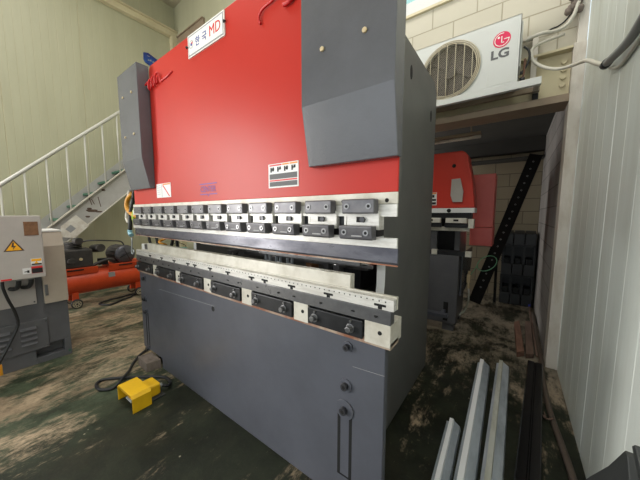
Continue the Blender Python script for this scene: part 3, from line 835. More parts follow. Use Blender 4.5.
mb.box(-3.15, -3.148, .275, .322, .865, .912, 0).box(-3.148, -3.147, .285, .31, .88, .886, 2).box(-3.148, -3.147, .30, .312, .873, .893, 2)
mb.build('sticker', ['labelwhite', 'ink_red', 'ink_black', 'warn_yellow'], box)
MB().box(-3.15, -3.148, .16, .215, .83, .842).build('red_sticker', 'ink_red', box)
for y in (.255, .325):
    mb = MB().tube([(-3.24, y, .83), (-3.24, y, .78), (-3.27, y - .01, .74), (-3.35, y - .03, .72), (-3.385, y - .04, .72)], .016, 10)
    mb.build('conduit', 'rubber', box)
    MB().cyl((-3.24, y, .83), (-3.24, y, .805), .020, 12).build('gland', 'pvc', box)
MB().tube([(-3.22, .17, .83), (-3.22, .17, .76), (-3.24, .19, .66), (-3.28, .22, .54), (-3.30, .23, .42), (-3.28, .17, .28), (-3.24, .10, .15)], .010, 10).build('power_cable', 'rubber', box)
MB().box(-3.245, -3.205, .065, .12, .07, .15).build('plug', 'ochre', box, .004)
vent = MB().box(XG, XG + .018, -.30, .415, .135, .41).build('vent_panel', 'charcoal', GM, .008)
for yc in (.29, .14, -.01, -.16):
    for k in range(4):
        z = .335 - k * .045
        mb = MB().prism([(XG + .018, z), (XG + .040, z + .002), (XG + .042, z + .006), (XG + .018, z + .024)], 1, yc - .048, yc + .048)
        mb.build('louvre', 'charcoal', vent, .002)
for z in (.16, .385):
    MB().cyl((XG + .018, .40, z), (XG + .022, .40, z), .006, 10).build('screw', 'bolt_dark', vent)
MB().box(XG, XG + .002, .535, .55, .03, .05).build('green_sticker', 'green', GM)

# ------------------------------------------------------------------ air compressor
AC = thing('air_compressor', (-5.14, 1.25, 0), 'orange tank air compressor on small wheels below the staircase', 'air compressor')
xc, zc, r = -5.14, .36, .185
prof = [(0, 0), (.01, .08), (.04, .14), (.09, .175), (.13, r), (1.33, r), (1.37, .175), (1.42, .14), (1.45, .08), (1.46, 0)]
tank = MB().lathe(prof, (xc, .55, zc), (0, 1, 0), 40).build('tank', 'orange', AC)
for ya, yb in ((.72, 1.18), (1.32, 1.80)):
    mb = MB().prism([(-5.32, .48), (-4.975, .48), (-4.955, .575), (-5.34, .575)], 1, ya, yb)
    mb.box(-4.966, -4.955, ya + .12, ya + .30, .540, .560, 1)
    mb.build('saddle', ['orange', 'hole'], AC, .003)
MB().prism([(1.30, .385), (1.38, .385), (1.38, .455), (1.30, .455)], 0, -4.98, -4.952).build('tank_sticker', 'signgrey', tank)
for y in (.915, 1.70):
    for s in (1, -1):
        mb = MB().box(xc + s * .10, xc + s * .14, y - .035, y + .035, .07, .22).build('bracket', 'orange', AC, .003)
        xw = xc + s * .17
        mb = MB().lathe([(-.02, .03), (-.02, .058), (-.010, .066), (.010, .066), (.02, .058), (.02, .05)], (xw, y, .067), (1, 0, 0), 28, 0)
        mb.cyl((xw - .015, y, .067), (xw + .015, y, .067), .052, 28, 1)
        mb.cyl((xw - .024, y, .067), (xw + .024, y, .067), .012, 12, 0)
        for k in range(8):
            a = k * PI / 4
            mb.disc((xw + s * .0155, y + .033 * math.cos(a), .067 + .033 * math.sin(a)), (s, 0, 0), .0075, 8, 0)
        mb.build('wheel', ['rubber', 'grille'], AC)
pump = MB().box(-5.30, -4.98, .82, 1.14, .655, .92).build('pump', 'dirtyblack', AC, .02)
mb = MB()
for k in range(4):
    z = .92 + k * .028
    mb.cyl((-5.16, .96, z), (-5.16, .96, z + .014), .10, 20)
mb.cyl((-5.16, .96, .92), (-5.16, .96, 1.02), .075, 20)
mb.build('cylinder_head', 'dirtyblack', AC)
MB().cyl((-4.985, 1.0, .78), (-4.965, 1.0, .78), .02, 12).build('oil_plug', 'brass', pump)
MB().cyl((-5.2, 1.20, .90), (-4.98, 1.24, .92), .06, 20).build('air_filter', 'dirtyblack', AC, .006)
MB().cyl((-5.08, .98, .96), (-4.98, 1.0, .96), .05, 16).build('head_cover', 'dirtyblack', AC, .006)
MB().cyl((-5.00, .90, .76), (-4.955, .90, .76), .045, 16).build('crank_cover', 'dirtyblack', pump, .004)
mb = MB().tube([(-5.10, .98, 1.0), (-5.08, 1.10, 1.03), (-5.06, 1.22, 1.03), (-5.07, 1.40, 1.01), (-5.08, 1.52, .99), (-5.08, 1.56, .93)], .010, 8)
mb.build('outlet_pipe', 'bolt_dark', AC)
MB().tube([(-5.0, 1.12, .66), (-4.99, 1.2, .70), (-4.99, 1.33, .74), (-5.0, 1.40, .70)], .022, 8).build('intake_pipe', 'dirtyblack', AC)
mb = MB().cyl((-5.32, 1.50, .79), (-5.02, 1.55, .79), .135, 28)
for k in range(16):
    a = 2 * PI * k / 16
    d = Vector((.30, .05, 0)).normalized(); 
    o = Vector((-.05, .30, 0)).normalized() * math.cos(a) + Vector((0, 0, 1)) * math.sin(a)
    c = Vector((-5.30, 1.503, .79)) + o * .135
    mb.tube([c, c + d * .24], .008, 6, smooth=1)
mot = mb.build('motor', 'dirtyblack', AC, .01)
mb = MB().lathe([(0, .142), (.03, .142), (.05, .12), (.06, 0)], (-5.03, 1.548, .79), (.3, .05, 0), 28)
mb.build('fan_cover', 'barsteel', mot)
mb = MB()
for a in (0.4, 0.4 + PI / 2):
    o = Vector((-.16, .98, 0)) * math.cos(a) + Vector((0, 0, 1)) * math.sin(a)
    c = Vector((-4.968, 1.558, .79)); mb.tube([c - o * .11, c + o * .11], .005, 6, smooth=1)
mb.build('fan_guard', 'black', mot)
MB().box(-5.26, -5.02, 1.40, 1.64, .655, .68).build('motor_foot', 'dirtyblack', AC, .004)
MB().box(-5.42, -5.36, .86, 1.10, .66, 1.0).build('belt_guard', 'dirtyblack', AC, .03)
MB().box(-5.06, -5.0, 1.20, 1.32, .66, .76).build('pressure_switch', 'black', AC, .006)
for ch in AC.children:
    if ch.name.split('.')[0] in ('pump', 'cylinder_head', 'air_filter', 'outlet_pipe', 'intake_pipe', 'motor', 'motor_foot', 'belt_guard', 'pressure_switch'):
        ch.location.z -= .08
# air hose lying on the floor in front of it
mb = MB().tube([(-5.05, 1.95, .016), (-5.08, 1.66, .016), (-5.03, 1.46, .016), (-5.0, 1.28, .016), (-4.93, 1.16, .016), (-4.83, 1.17, .016), (-4.74, 1.23, .016), (-4.78, 1.32, .016), (-4.86, 1.42, .016), (-4.92, 1.55, .016), (-5.02, 1.66, .016), (-5.0, 1.95, .016)], .014, 8, smooth=5)
tag(mb.build('air_hose', 'rubber'), 'thin black air hose looped on the floor by the orange compressor', 'hose')

# ------------------------------------------------------------------ staircase along the west wall
ST = thing('staircase', (-6.12, .8, 0), 'grey steel staircase with green treads against the cream panel wall', 'staircase')
XO, XI = -5.8, -6.45
sl = .965
zt = lambda y: 1.086 + sl * (y - .752)            # top edge of the outer stringer
ya, yb = -.30, 3.0
mb = MB()
dz = .475
mb.prism([(ya, max(0, zt(ya))), (yb, zt(yb)), (yb, zt(yb) - dz), (.04, 0.0), (ya, 0.0)], 0, XO - .012, XO, 0)
for off, th in ((0, .016), (-dz + .016, .016)):
    s0 = ya if off == 0 else .05
    mb.prism([(s0, max(.0, zt(s0) + off)), (yb, zt(yb) + off), (yb, zt(yb) + off - th), (s0 + .01, max(0, zt(s0) + off - th))], 0, XO, XO + .065, 1)
mb.build('stringer', ['stair', 'stairedge'], ST)
mb = MB().prism([(ya, max(0, zt(ya) + .08)), (yb, zt(yb) + .10), (yb, zt(yb) - .40), (ya + .30, 0.0), (ya, 0.0)], 0, XI - .012, XI)
mb.build('stringer', 'stair', ST)
n = 13
for k in range(-1, n):
    z = .155 + .2235 * k + .2235
    y = .955 + (z - 1.265) / sl * 1.0
    if z > 3.2: break
    MB().box(XI, XO - .012, y - .03, y + .15, z - .04, z).build('tread', 'green', ST, .004)
zr = lambda y: 1.745 + .96 * (y - .386)
mb = MB().tube([(XO, -.35, zr(-.35)), (XO, 3.0, zr(3.0))], .026, 12, smooth=1)
mb.build('handrail', 'railing', ST)
for y in (-.10, .14, .38, .62, .86, 1.10, 1.335, 1.58, 1.80, 2.04, 2.28, 2.52, 2.76):
    MB().tube([(XO + .012, y, zt(y)), (XO, y + .005, zr(y))], .013, 8, smooth=1).build('baluster', 'railing', ST)
# grime on the stringer
mb = MB()
for (y, z, a, b_) in ((1.36, 1.40, .075, .03), (1.33, 1.43, .03, .028), (1.45, 1.385, .05, .018), (1.30, 1.30, .03, .02)):
    pts = [(y + a * math.cos(t) * (1 + .2 * math.sin(3 * t)), z + b_ * math.sin(t) * (1 + .25 * math.cos(2 * t))) for t in [2 * PI * i / 14 for i in range(14)]]
    mb.prism(pts, 0, XO, XO + .001)
for (y, z, dy, L) in ((1.33, 1.62, .03, .12), (1.36, 1.60, .035, .09), (1.45, 1.64, .03, .17)):
    mb.prism([(y, z), (y + .012, z), (y + dy + .012, z - L), (y + dy, z - L)], 0, XO, XO + .001)
mb.prism([(1.54 + .03 * math.cos(t), 1.76 + .02 * math.sin(t)) for t in [i * .6 for i in range(10)]], 0, XO, XO + .001)
mb.build('grime', 'grime', ST)
# sheet of paper stuck to the stringer
xp = XO + .07
def pq(y, z): return (xp, y, z)
mb = MB().prism([(.945, 1.150), (1.137, 1.330), (1.295, 1.155), (1.10, .955), (.93, .985)], 0, xp, xp + .003, 0)
mb.prism([(.995, 1.105), (1.065, 1.175), (1.125, 1.11), (1.055, 1.045)], 0, xp + .003, xp + .0036, 1)
tag(mb.build('paper_notice', ['paper', 'signgrey']), 'dirty white paper notice stuck on the side of the grey stairs', 'notice')

# ------------------------------------------------------------------ outdoor air conditioner unit
AU = thing('air_conditioner', (-.455, 2.88, 2.413), 'white outdoor air conditioner unit with round fan grille above the storage bay', 'air conditioner')
x0, x1, z0, z1, yf = -.866, -.045, 2.413, 2.925, 2.75
fx, fz, fr_ = -.560, 2.648, .238
mb = MB()
# front face with a round opening
bm = mb.bm
seg = 64
circ = [bm.verts.new((fx + fr_ * math.cos(2 * PI * i / seg), yf, fz + fr_ * math.sin(2 * PI * i / seg))) for i in range(seg)]
def edgept(a):
    c, s = math.cos(a), math.sin(a)
    ts = []
    if c > 1e-9: ts.append((x1 - fx) / c)
    if c < -1e-9: ts.append((x0 - fx) / c)
    if s > 1e-9: ts.append((z1 - fz) / s)
    if s < -1e-9: ts.append((z0 - fz) / s)
    t = min(ts); return (fx + c * t, yf, fz + s * t)
outer = [bm.verts.new(edgept(2 * PI * i / seg)) for i in range(seg)]
corners = {}
for cx_, cz_ in ((x0, z0), (x1, z0), (x1, z1), (x0, z1)):
    a = math.atan2(cz_ - fz, cx_ - fx) % (2 * PI)
    corners[int(a / (2 * PI) * seg)] = bm.verts.new((cx_, yf, cz_))
for i in range(seg):
    j = (i + 1) % seg
    vs = [circ[i], outer[i]] + ([corners[i]] if i in corners else []) + [outer[j], circ[j]]
    f = bm.faces.new(vs); f.normal_update()
    if f.normal.y > 0: f.normal_flip()
inner = [bm.verts.new((v.co.x, yf + .05, v.co.z)) for v in circ]
for i in range(seg):
    bm.faces.new((circ[i], circ[(i + 1) % seg], inner[(i + 1) % seg], inner[i])).smooth = True
mb.box(x0, x1, yf + .06, 2.99, z0, z1)
mb.box(x0, x1, yf, yf + .06, z1 - .004, z1).box(x0, x1, yf, yf + .06, z0, z0 + .004).box(x0, x0 + .004, yf, yf + .06, z0, z1).box(x1 - .004, x1, yf, yf + .06, z0, z1)
cas = mb.build('casing', 'aircon', AU)
mb = MB().disc((fx, yf + .0585, fz), (0, -1, 0), fr_, 48)
for k in range(3):
    a0 = k * 2 * PI / 3
    pts = [(fx + .04 * math.cos(a0), fz + .04 * math.sin(a0)), (fx + .2 * math.cos(a0 - .5), fz + .2 * math.sin(a0 - .5)), (fx + .215 * math.cos(a0), fz + .215 * math.sin(a0)), (fx + .2 * math.cos(a0 + .45), fz + .2 * math.sin(a0 + .45))]
    mb.prism(pts, 1, yf + .045, yf + .055)
mb.cyl((fx, yf + .03, fz), (fx, yf + .058, fz), .05, 24)
mb.build('fan', 'fin', AU)
mb = MB()
for r_ in (.244, .232, .220, ):
    mb.tube([(fx + r_ * math.cos(2 * PI * i / 40), yf - .012, fz + r_ * math.sin(2 * PI * i / 40)) for i in range(40)], .0045, 6, smooth=1, closed=True)
for dx in (-.16, -.09, -.02, .05, .12, .185):
    h = math.sqrt(max(0, .222 ** 2 - dx ** 2))
    mb.tube([(fx + dx, yf - .014, fz - h), (fx + dx, yf - .022, fz), (fx + dx, yf - .014, fz + h)], .0034, 6)
for k in range(-16, 17):                         # fine diagonal mesh
    d = k * .0135
    h = math.sqrt(max(0, .222 ** 2 - d * d))
    c, s = math.cos(.6), math.sin(.6)
    mb.tube([(fx - s * d - c * h, yf - .008, fz + c * d - s * h), (fx - s * d + c * h, yf - .008, fz + c * d + s * h)], .0011, 4, smooth=1)
mb.build('fan_grille', 'grille', AU)
mb = MB()
for (za, zb, xa, xb) in ((2.43, 2.885, -.262, -.062),):
    pts = rnd(xb - .012, zb - .012, .012, 0, PI / 2, 4) + rnd(xa + .012, zb - .012, .012, PI / 2, PI, 4) + rnd(xa + .012, za + .012, .012, PI, 1.5 * PI, 4) + rnd(xb - .012, za + .012, .012, 1.5 * PI, 2 * PI, 4)
    mb.prism(pts, 1, yf - .0018, yf)
mb.build('service_panel', 'aircon', AU, .0012)
# crest: crimson disc with a winking face made of arcs, letters below
lx, lz, lr = -.170, 2.775, .060
mb = MB().cyl((lx, yf - .004, lz), (lx, yf, lz), lr, 40, 0)
yl = yf - .0046
mb.ring((lx, yl, lz), (0, -1, 0), .052, .047, 40, 1, .0, 2 * PI * .80) if False else None
mb.ring((lx, yl, lz), (0, -1, 0), .051, .0455, 40, 1, math.radians(75), math.radians(360))
mb.box(lx + .014, lx + .052, yl - .0002, yl + .0004, lz - .003, lz + .003, 1)
mb.box(lx - .004, lx + .002, yl - .0002, yl + .0004, lz - .022, lz + .026, 1).box(lx - .004, lx + .016, yl - .0002, yl + .0004, lz - .026, lz - .020, 1)
mb.disc((lx - .022, yl, lz + .020), (0, -1, 0), .0085, 14, 1)
mb.build('crest', ['logo', 'white'], AU)
MB().text('LG', .096, (-.178, yf - .0028, 2.665), FX, FZ, 0, depth=.0006, xs=1.12, bold=.0032).build('lettering', 'ink_grey', AU)
mb = MB().box(-.047, -.035, 2.80, 2.97, 2.55, 2.90).build('valve_cover', 'aircon', AU, .003)
mb = MB().tube([(-.03, 2.86, 2.52), (.0, 2.85, 2.55), (.02, 2.85, 2.62), (.012, 2.85, 2.68), (-.02, 2.86, 2.72)], .008, 8)
mb.build('black_pipe', 'rubber', AU)
MB().tube([(-.03, 2.85, 2.47), (-.01, 2.85, 2.50), (-.008, 2.85, 2.62)], .008, 8).build('copper_pipe', 'woodred', AU)
mb = MB().cyl((-.036, 2.86, 2.52), (-.005, 2.86, 2.52), .014, 10).cyl((-.036, 2.84, 2.46), (.0, 2.84, 2.46), .014, 10)
mb.build('valve', 'bolt_dark', AU)
# shelf bracket that carries it
BR = thing('wall_bracket', (-.4, 2.9, 2.33), 'white steel bracket carrying the outdoor air conditioner', 'bracket')
MB().box(-.90, .105, 2.735, 2.775, 2.355, 2.411).build('front_rail', 'aircon', BR, .003)
MB().box(-.90, .105, 2.93, 2.97, 2.375, 2.411).build('rear_rail', 'brownsteel', BR, .003)
for x in (-.80, .06):
    MB().box(x, x + .04, 2.775, 3.05, 2.375, 2.411).build('cross_arm', 'whitesteel', BR, .003)
    MB().box(x, x + .04, 2.985, 3.048, 2.325, 2.375).build('foot', 'black', BR, .002)
mb = MB().box(.035, .075, 2.99, 3.03, 2.411, 2.86).box(-.06, .075, 2.99, 3.03, 2.83, 2.86)
mb.build('upright', 'whitesteel', BR, .003)
# cables from the unit to the corner and along the wall
mb = MB().tube([(-.010, 2.91, 2.785), (.02, 2.89, 2.79), (.09, 2.87, 2.79), (.17, 2.92, 2.80), (.24, 2.96, 2.84), (.28, 2.95, 2.90), (.30, 2.95, 2.98)], .013, 8, smooth=4)
tag(mb.build('pipe_run', 'cable'), 'cream pipe run from the air conditioner to the corner column', 'pipe')
mb = MB().tube([(.08, 3.02, 2.86), (.12, 3.03, 2.87), (.16, 3.03, 2.882), (.19, 3.03, 2.885), (.23, 3.03, 2.905), (.27, 2.98, 2.93)], .006, 6, smooth=3)
tag(mb.build('wire', 'rubber'), 'thin black wire on the cream block wall beside the air conditioner', 'wire')
mb = MB().tube([(.235, 3.0, 2.795), (.13, 2.96, 2.765), (.055, 2.92, 2.73), (.03, 2.90, 2.68), (.05, 2.89, 2.60), (.12, 2.86, 2.52), (.20, 2.78, 2.45), (.28, 2.70, 2.42), (.315, 2.50, 2.35), (.335, 2.30, 2.24), (.345, 2.14, 2.158)], .012, 8, smooth=4)
tag(mb.build('cable_loop', 'cable'), 'off-white cable hanging in a loop below the air conditioner pipe', 'cable')
mb = MB()
path = [(.345, 2.11, 2.151), (.345, 2.03, 2.136), (.352, 1.79, 2.10), (.355, 1.62, 2.104), (.356, 1.40, 2.135), (.356, 1.1, 2.20), (.356, .7, 2.34)]
mb.tube(path, .018, 12, smooth=6)
fl = mb.build('flexible_conduit', 'pvc'); tag(fl, 'grey flexible conduit running along the grey panel wall', 'conduit')
MB().tube([(.345, 2.13, 2.154), (.345, 2.08, 2.146)], .022, 12, smooth=1).build('tape_wrap', 'rubber', fl)
mb = MB().tube([(.358, 2.08, 2.115), (.366, 1.95, 2.065), (.366, 1.78, 2.055), (.366, 1.6, 2.065), (.366, 1.3, 2.12), (.366, .7, 2.28)], .008, 8, smooth=4)
tag(mb.build('thin_cable', 'cable'), 'thin pale cable slung just under the grey flexible conduit', 'cable')
mb = MB()
rb = random.Random(3)
for k in range(9):
    c = Vector((.285 + rb.uniform(-.035, .03), 2.97 + rb.uniform(-.01, .02), 2.985 + rb.uniform(-.07, .07)))
    mb.lathe([(-.03, 0), (-.022, .02), (0, .032), (.022, .02), (.03, 0)], c, (rb.uniform(-1, 1), rb.uniform(-1, 1), rb.uniform(-1, 1)), 10)
tag(mb.build('sealing_foam', 'greywood'), 'grey lump of sealing foam where the pipe enters the corner', 'foam')

# ------------------------------------------------------------------ blue sign on the west wall
pts = rnd(2.62, 4.60, .05, PI * .5, PI * 1.5, 6)
outline = [(2.575, 4.72), (2.66, 4.745), (2.90, 4.66), (3.02, 4.55), (2.92, 4.47), (2.70, 4.50), (2.60, 4.54), (2.57, 4.60)]
mb = MB().prism(outline, 0, XL, XL + .03, 0)
for y, z, a, b_ in ((2.66, 4.60, .02, .012), (2.70, 4.61, .014, .02), (2.75, 4.60, .02, .016), (2.80, 4.60, .012, .02), (2.66, 4.68, .03, .006)):
    mb.prism([(y - a, z - b_), (y + a, z - b_ * .8), (y + a * .8, z + b_), (y - a * .6, z + b_ * .7)], 0, XL + .03, XL + .032, 1)
tag(mb.build('wall_sign', ['signblue', 'signgrey']), 'small blue sign high on the cream panel wall above the red ram', 'sign')

# ------------------------------------------------------------------ foot pedal and its cord
FP = thing('foot_pedal', (-2.2, .67, 0), 'yellow foot pedal with guard hood on the green floor before the bed', 'foot pedal')
def place(pts, org, ang):
    c, s = math.cos(ang), math.sin(ang)
    return [(org[0] + p[0] * c - p[1] * s, org[1] + p[0] * s + p[1] * c, p[2]) for p in pts]
ORG, ANG = (-2.128, .615), math.radians(2)
class PM(MB):
    """local frame of the pedal: u to the opening's side, v away from the operator"""
    def fin(self):
        for v_ in self.bm.verts:
            v_.co = Vector(place([tuple(v_.co)], ORG, ANG)[0])
        return self
mb = PM()
W_ = .125; D_ = .10; H_ = .122; t = .004
prof_out = [(-W_, 0), (-W_, H_ - .02), (-W_ + .02, H_), (W_ - .02, H_), (W_, H_ - .02), (W_, 0)]
prof_in = [(W_ - t, 0), (W_ - t, H_ - .02 - t), (W_ - .02, H_ - t), (-W_ + .02, H_ - t), (-W_ + t, H_ - .02 - t), (-W_ + t, 0)]
mb.prism(prof_out + prof_in, 1, -.02, D_)
mb.fin().build('hood', 'yellow', FP, .002)
mb = PM(); mb.box(-W_ + .02, W_ - .02, .02, D_ + .10, 0, .012); mb.fin().build('base_plate', 'plasticgrey', FP, .003)
mb = PM(); mb.box(-.06, .075, D_, D_ + .085, .012, .098); mb.fin().build('switch_housing', 'yellow', FP, .012)
mb = PM(); mb.cyl((.03, D_ + .085, .05), (.03, D_ + .11, .05), .016, 12); mb.fin().build('gland', 'pvc', FP)
mb = PM(); mb.prism([(.0, .03), (.0, .045), (.13, .075), (.13, .060)], 0, -.045, .045); mb.fin().build('treadle', 'pvc', FP, .004)
g = place([(.03, D_ + .105, .05)], ORG, ANG)[0]
mb = MB().tube([g, (g[0] + .02, g[1] + .04, .03), (-2.15, .905, .013), (-2.25, .905, .012), (-2.36, .83, .012), (-2.50, .715, .012), (-2.61, .60, .012), (-2.58, .545, .012), (-2.48, .545, .012), (-2.42, .61, .014), (-2.48, .70, .035), (-2.58, .77, .02), (-2.70, .84, .012), (-2.83, .96, .012), (-2.95, 1.2, .012)], .011, 10, smooth=6)
mb.build('cord', 'rubber', FP)
# wood block under the corner of the bed
mb = MB().prism([(-2.645, .858), (-2.457, .854), (-2.43, .960), (-2.62, .964)], 2, 0, .082)
tag(mb.build('wood_block', 'greywood', None, .004), 'grey wooden block at the foot of the bed beside the yellow pedal', 'wood block')

# ------------------------------------------------------------------ steel sections lying by the grey panel wall
def channel(name, a, b, w0, h, lip, mats, label, cat, group=None, flip=1, twist=0.0, th=.004):
    """folded section from a to b; cross-section in the plane across its run: bright top lip, sloped web, foot"""
    a, b = Vector(a), Vector(b); d = (b - a).normalized(); n = Vector((d.y, -d.x, 0))
    prof = [(0, 0, 0), (0, h, 0), (lip, h, 1), (lip + .004, h - .012, 1), (w0, h * .42, 2), (w0 + .006, 0, 2)]
    inner = [(p[0] + (-.0 if i else th) + (0 if i else 0), max(0, p[1] - th)) for i, p in enumerate(prof)]
    bm = bmesh.new()
    out = [(p[0], p[1]) for p in prof]
    inn = [(w0, 0), (w0 - th, h * .42 - th), (lip + .002, h - .012 - th * 1.5), (lip, h - th), (th, h - th), (th, 0)]
    out = [(-.017, 0), (-.017, h * .50), (0, h * .56)] + out[1:]
    poly = out + inn
    m = len(poly)
    R = []
    for q in (a, b):
        R.append([bm.verts.new(q + n * p[0] + Vector((0, 0, p[1]))) for p in poly])
    for i in range(m):
        j = (i + 1) % m
        f = bm.faces.new((R[0][i], R[0][j], R[1][j], R[1][i]))
        f.material_index = {3: 1, 4: 1, 5: 2, 6: 2}.get(i, 0)
    e = [bm.faces.new(R[0][::-1]), bm.faces.new(R[1])]
    bmesh.ops.recalc_face_normals(bm, faces=bm.faces[:])
    me = MB(); me.bm.free(); me.bm = bm
    o = me.build(name, mats)
    return tag(o, label, cat, group)
channel('steel_channel', (-.233, 1.0, 0), (-.258, 1.76, 0), .058, .06, .022, ['galv', 'galv_edge', 'galv'], 'shortest galvanised steel channel on the floor, nearest the bed', 'steel channel', 'galvanised channels on the floor')
channel('steel_channel', (-.146, 1.0, 0), (-.172, 2.64, 0), .070, .08, .026, ['galv', 'galv_edge', 'galv'], 'long bright galvanised channel lying second from the bed', 'steel channel', 'galvanised channels on the floor')
channel('steel_channel', (-.048, 1.0, 0), (-.036, 2.74, 0), .072, .07, .026, ['galv', 'galv_dirty', 'galv'], 'dusty galvanised channel lying next to the black steel tube', 'steel channel', 'galvanised channels on the floor')
mb = MB()
a, b = Vector((.036, 1.0, 0)), Vector((.170, 2.92, 0)); d = (b - a).normalized(); n = Vector((d.y, -d.x, 0))
poly = [(0, 0), (0, .05), (.006, .056), (.045, .056), (.05, .050), (.055, .050), (.060, .056), (.098, .056), (.104, .05), (.104, 0)]
R = [[mb.bm.verts.new(q + n * p[0] + Vector((0, 0, p[1]))) for p in poly] for q in (a, b)]
for i in range(len(poly)):
    j = (i + 1) % len(poly); mb.bm.faces.new((R[0][i], R[0][j], R[1][j], R[1][i]))
mb.bm.faces.new(R[0]); mb.bm.faces.new(R[1][::-1]); bmesh.ops.recalc_face_normals(mb.bm, faces=mb.bm.faces[:])
tag(mb.build('steel_tube', 'blacksteel'), 'black painted steel section lying beside the dusty galvanised channels', 'steel tube')
mb = MB().tube([(.276, 4.5, .02), (.272, 3.6, .02), (.272, 3.05, .02), (.262, 2.75, .02), (.27, 2.3, .02), (.295, 2.0, .02), (.318, 1.7, .02), (.325, 1.2, .02), (.325, .6, .02)], .017, 10, smooth=4)
tag(mb.build('floor_pipe', 'pipe'), 'brown pipe lying along the foot of the grey panel wall', 'pipe')
mb = MB().tube([(.232, 2.22, .012), (.240, 2.18, .02), (.255, 2.16, .032), (.278, 2.17, .044)], .006, 6, smooth=3)
mb.tube([(.238, 2.26, .012), (.244, 2.19, .02)], .005, 6)
tag(mb.build('twig', 'wood'), 'short brown twig lying against the brown pipe', 'twig')
# two timber offcuts and slim sticks
mb = MB().prism([(.070, 3.90), (.122, 3.99), (.150, 3.10), (.092, 3.04)], 2, 0, .055)
tag(mb.build('timber_offcut', 'woodred', None, .003), 'reddish timber offcut lying in the storage bay', 'timber')
mb = MB().prism([(.180, 4.05), (.236, 4.08), (.222, 3.11), (.160, 3.06)], 2, 0, .045)
tag(mb.build('timber_offcut', 'wood', None, .003), 'dull brown timber offcut beside the grey block wall', 'timber')
mb = MB().box(.238, .258, 3.15, 4.85, 0, .022)
st = mb.build('wooden_stick', 'wood', None, .002); tag(st, 'thin wooden stick with blue end along the grey block wall', 'stick')
MB().box(.236, .260, 4.82, 4.87, .002, .045).build('blue_cap', 'bluecap', st, .003)

# ------------------------------------------------------------------ stacked black plastic crates
def crate(z, h, label):
    t = thing('plastic_crate', (.075, 4.85, z), label, 'crate', 'black crates stacked in the bay')
    xa, xb, yf_, yr = -.125, .275, 4.85, 5.25
    mb = MB()
    mb.box(xa, xb, yf_, yr, z, z + .02)                           # floor
    mb.box(xa, xa + .012, yf_, yr, z + .02, z + h).box(xb - .012, xb, yf_, yr, z + .02, z + h).box(xa, xb, yr - .012, yr, z + .02, z + h)
    mb.build('shell', 'plastic', t, .002)
    w = (xb - xa) / 3
    for k in range(3):
        MB().box(xa + k * w + .004, xa + (k + 1) * w - .004, yf_ - .012, yf_ + .01, z + .004, z + .172).build('front_panel', 'plastic', t, .006)
    if h > .3:
        for k in range(4):
            x = xa + k * w; x = min(max(x, xa + .012), xb - .012)
            mb = MB().box(x - .012, x + .012, yf_, yf_ + .02, z + .172, z + h)
            for q in range(6):
                mb.box(x - .018, x + .018, yf_ - .004, yf_ + .01, z + .19 + q * .042, z + .205 + q * .042)
            mb.build('ribbed_post', 'plastic', t)
        MB().box(xa, xb, yf_, yf_ + .02, z + h - .02, z + h).build('rim', 'plastic', t, .002)
        for k in range(3):
            MB().box(xa + k * w + .03, xa + (k + 1) * w - .03, 4.95, 5.18, z + .02, z + .24).build('divider_tray', 'plasticgrey', t, .004)
    else:
        mb = MB()
        for k in range(3):
            mb.prism([(yf_ + .02, z + .172), (yf_ + .20, z + .21), (yr - .02, z + .172)], 0, xa + k * w + .006, xa + (k + 1) * w - .006)
        mb.build('lid', 'plastic', t, .004)
    return t
crate(0, .448, 'black plastic crate standing on the floor, lowest of the stack')
crate(.45, .448, 'black plastic crate in the middle of the stack by the grey blocks')
crate(.90, .172, 'shallow black plastic crate with lids on top of the stack')

# ------------------------------------------------------------------ leaning rails behind the crates' side
def leaning(a, b, w_, name, label, holes=True):
    a, b = Vector(a), Vector(b); d = (b - a).normalized(); s = Vector((0, -1, 0)); s = (s - d * s.dot(d)).normalized(); n = d.cross(s)
    mb = MB(); bm = mb.bm
    poly = [(-w_ / 2, 0), (w_ / 2, 0), (w_ / 2, .035), (w_ / 2 - .006, .035), (w_ / 2 - .006, .006), (-w_ / 2 + .006, .006), (-w_ / 2 + .006, .035), (-w_ / 2, .035)]
    R = [[bm.verts.new(q + n * p[0] + s * p[1]) for p in poly] for q in (a, b)]
    m = len(poly)
    for i in range(m): bm.faces.new((R[0][i], R[0][(i + 1) % m], R[1][(i + 1) % m], R[1][i]))
    bm.faces.new(R[0]); bm.faces.new(R[1][::-1]); bmesh.ops.recalc_face_normals(bm, faces=bm.faces[:])
    L = (b - a).length
    k = .25
    while holes and k < L - .1:
        c = a + d * k + s * .007
        mb.ring(c, s, .012, .006, 10, 1); k += .11
    o = mb.build(name, ['sooty', 'signgrey'])
    return tag(o, label, 'rail')
leaning((-.42, 4.55, .02), (.20, 5.05, 2.22), .16, 'steel_rail', 'black perforated steel rail leaning against the bay corner')
leaning((-.175, 4.76, .01), (-.19, 4.84, .95), .035, 'steel_rail', 'thin dark steel rail leaning behind the black crates', False)

# ------------------------------------------------------------------ fixture under the bay soffit
FL = thing('ceiling_light', (-.63, 3.66, 2.5), 'unlit strip light under the dark soffit of the storage bay', 'light')
MB().box(-1.05, -.36, 3.50, 3.62, 2.24, 2.275).build('body', 'brownsteel', FL, .004)
MB().box(-1.05, -.36, 3.53, 3.59, 2.215, 2.24).build('diffuser', 'oldsteel', FL, .006)
for x in (-.95, -.46): MB().cyl((x, 3.56, 2.275), (x, 3.56, 2.5), .008, 8).build('hanger', 'brownsteel', FL)

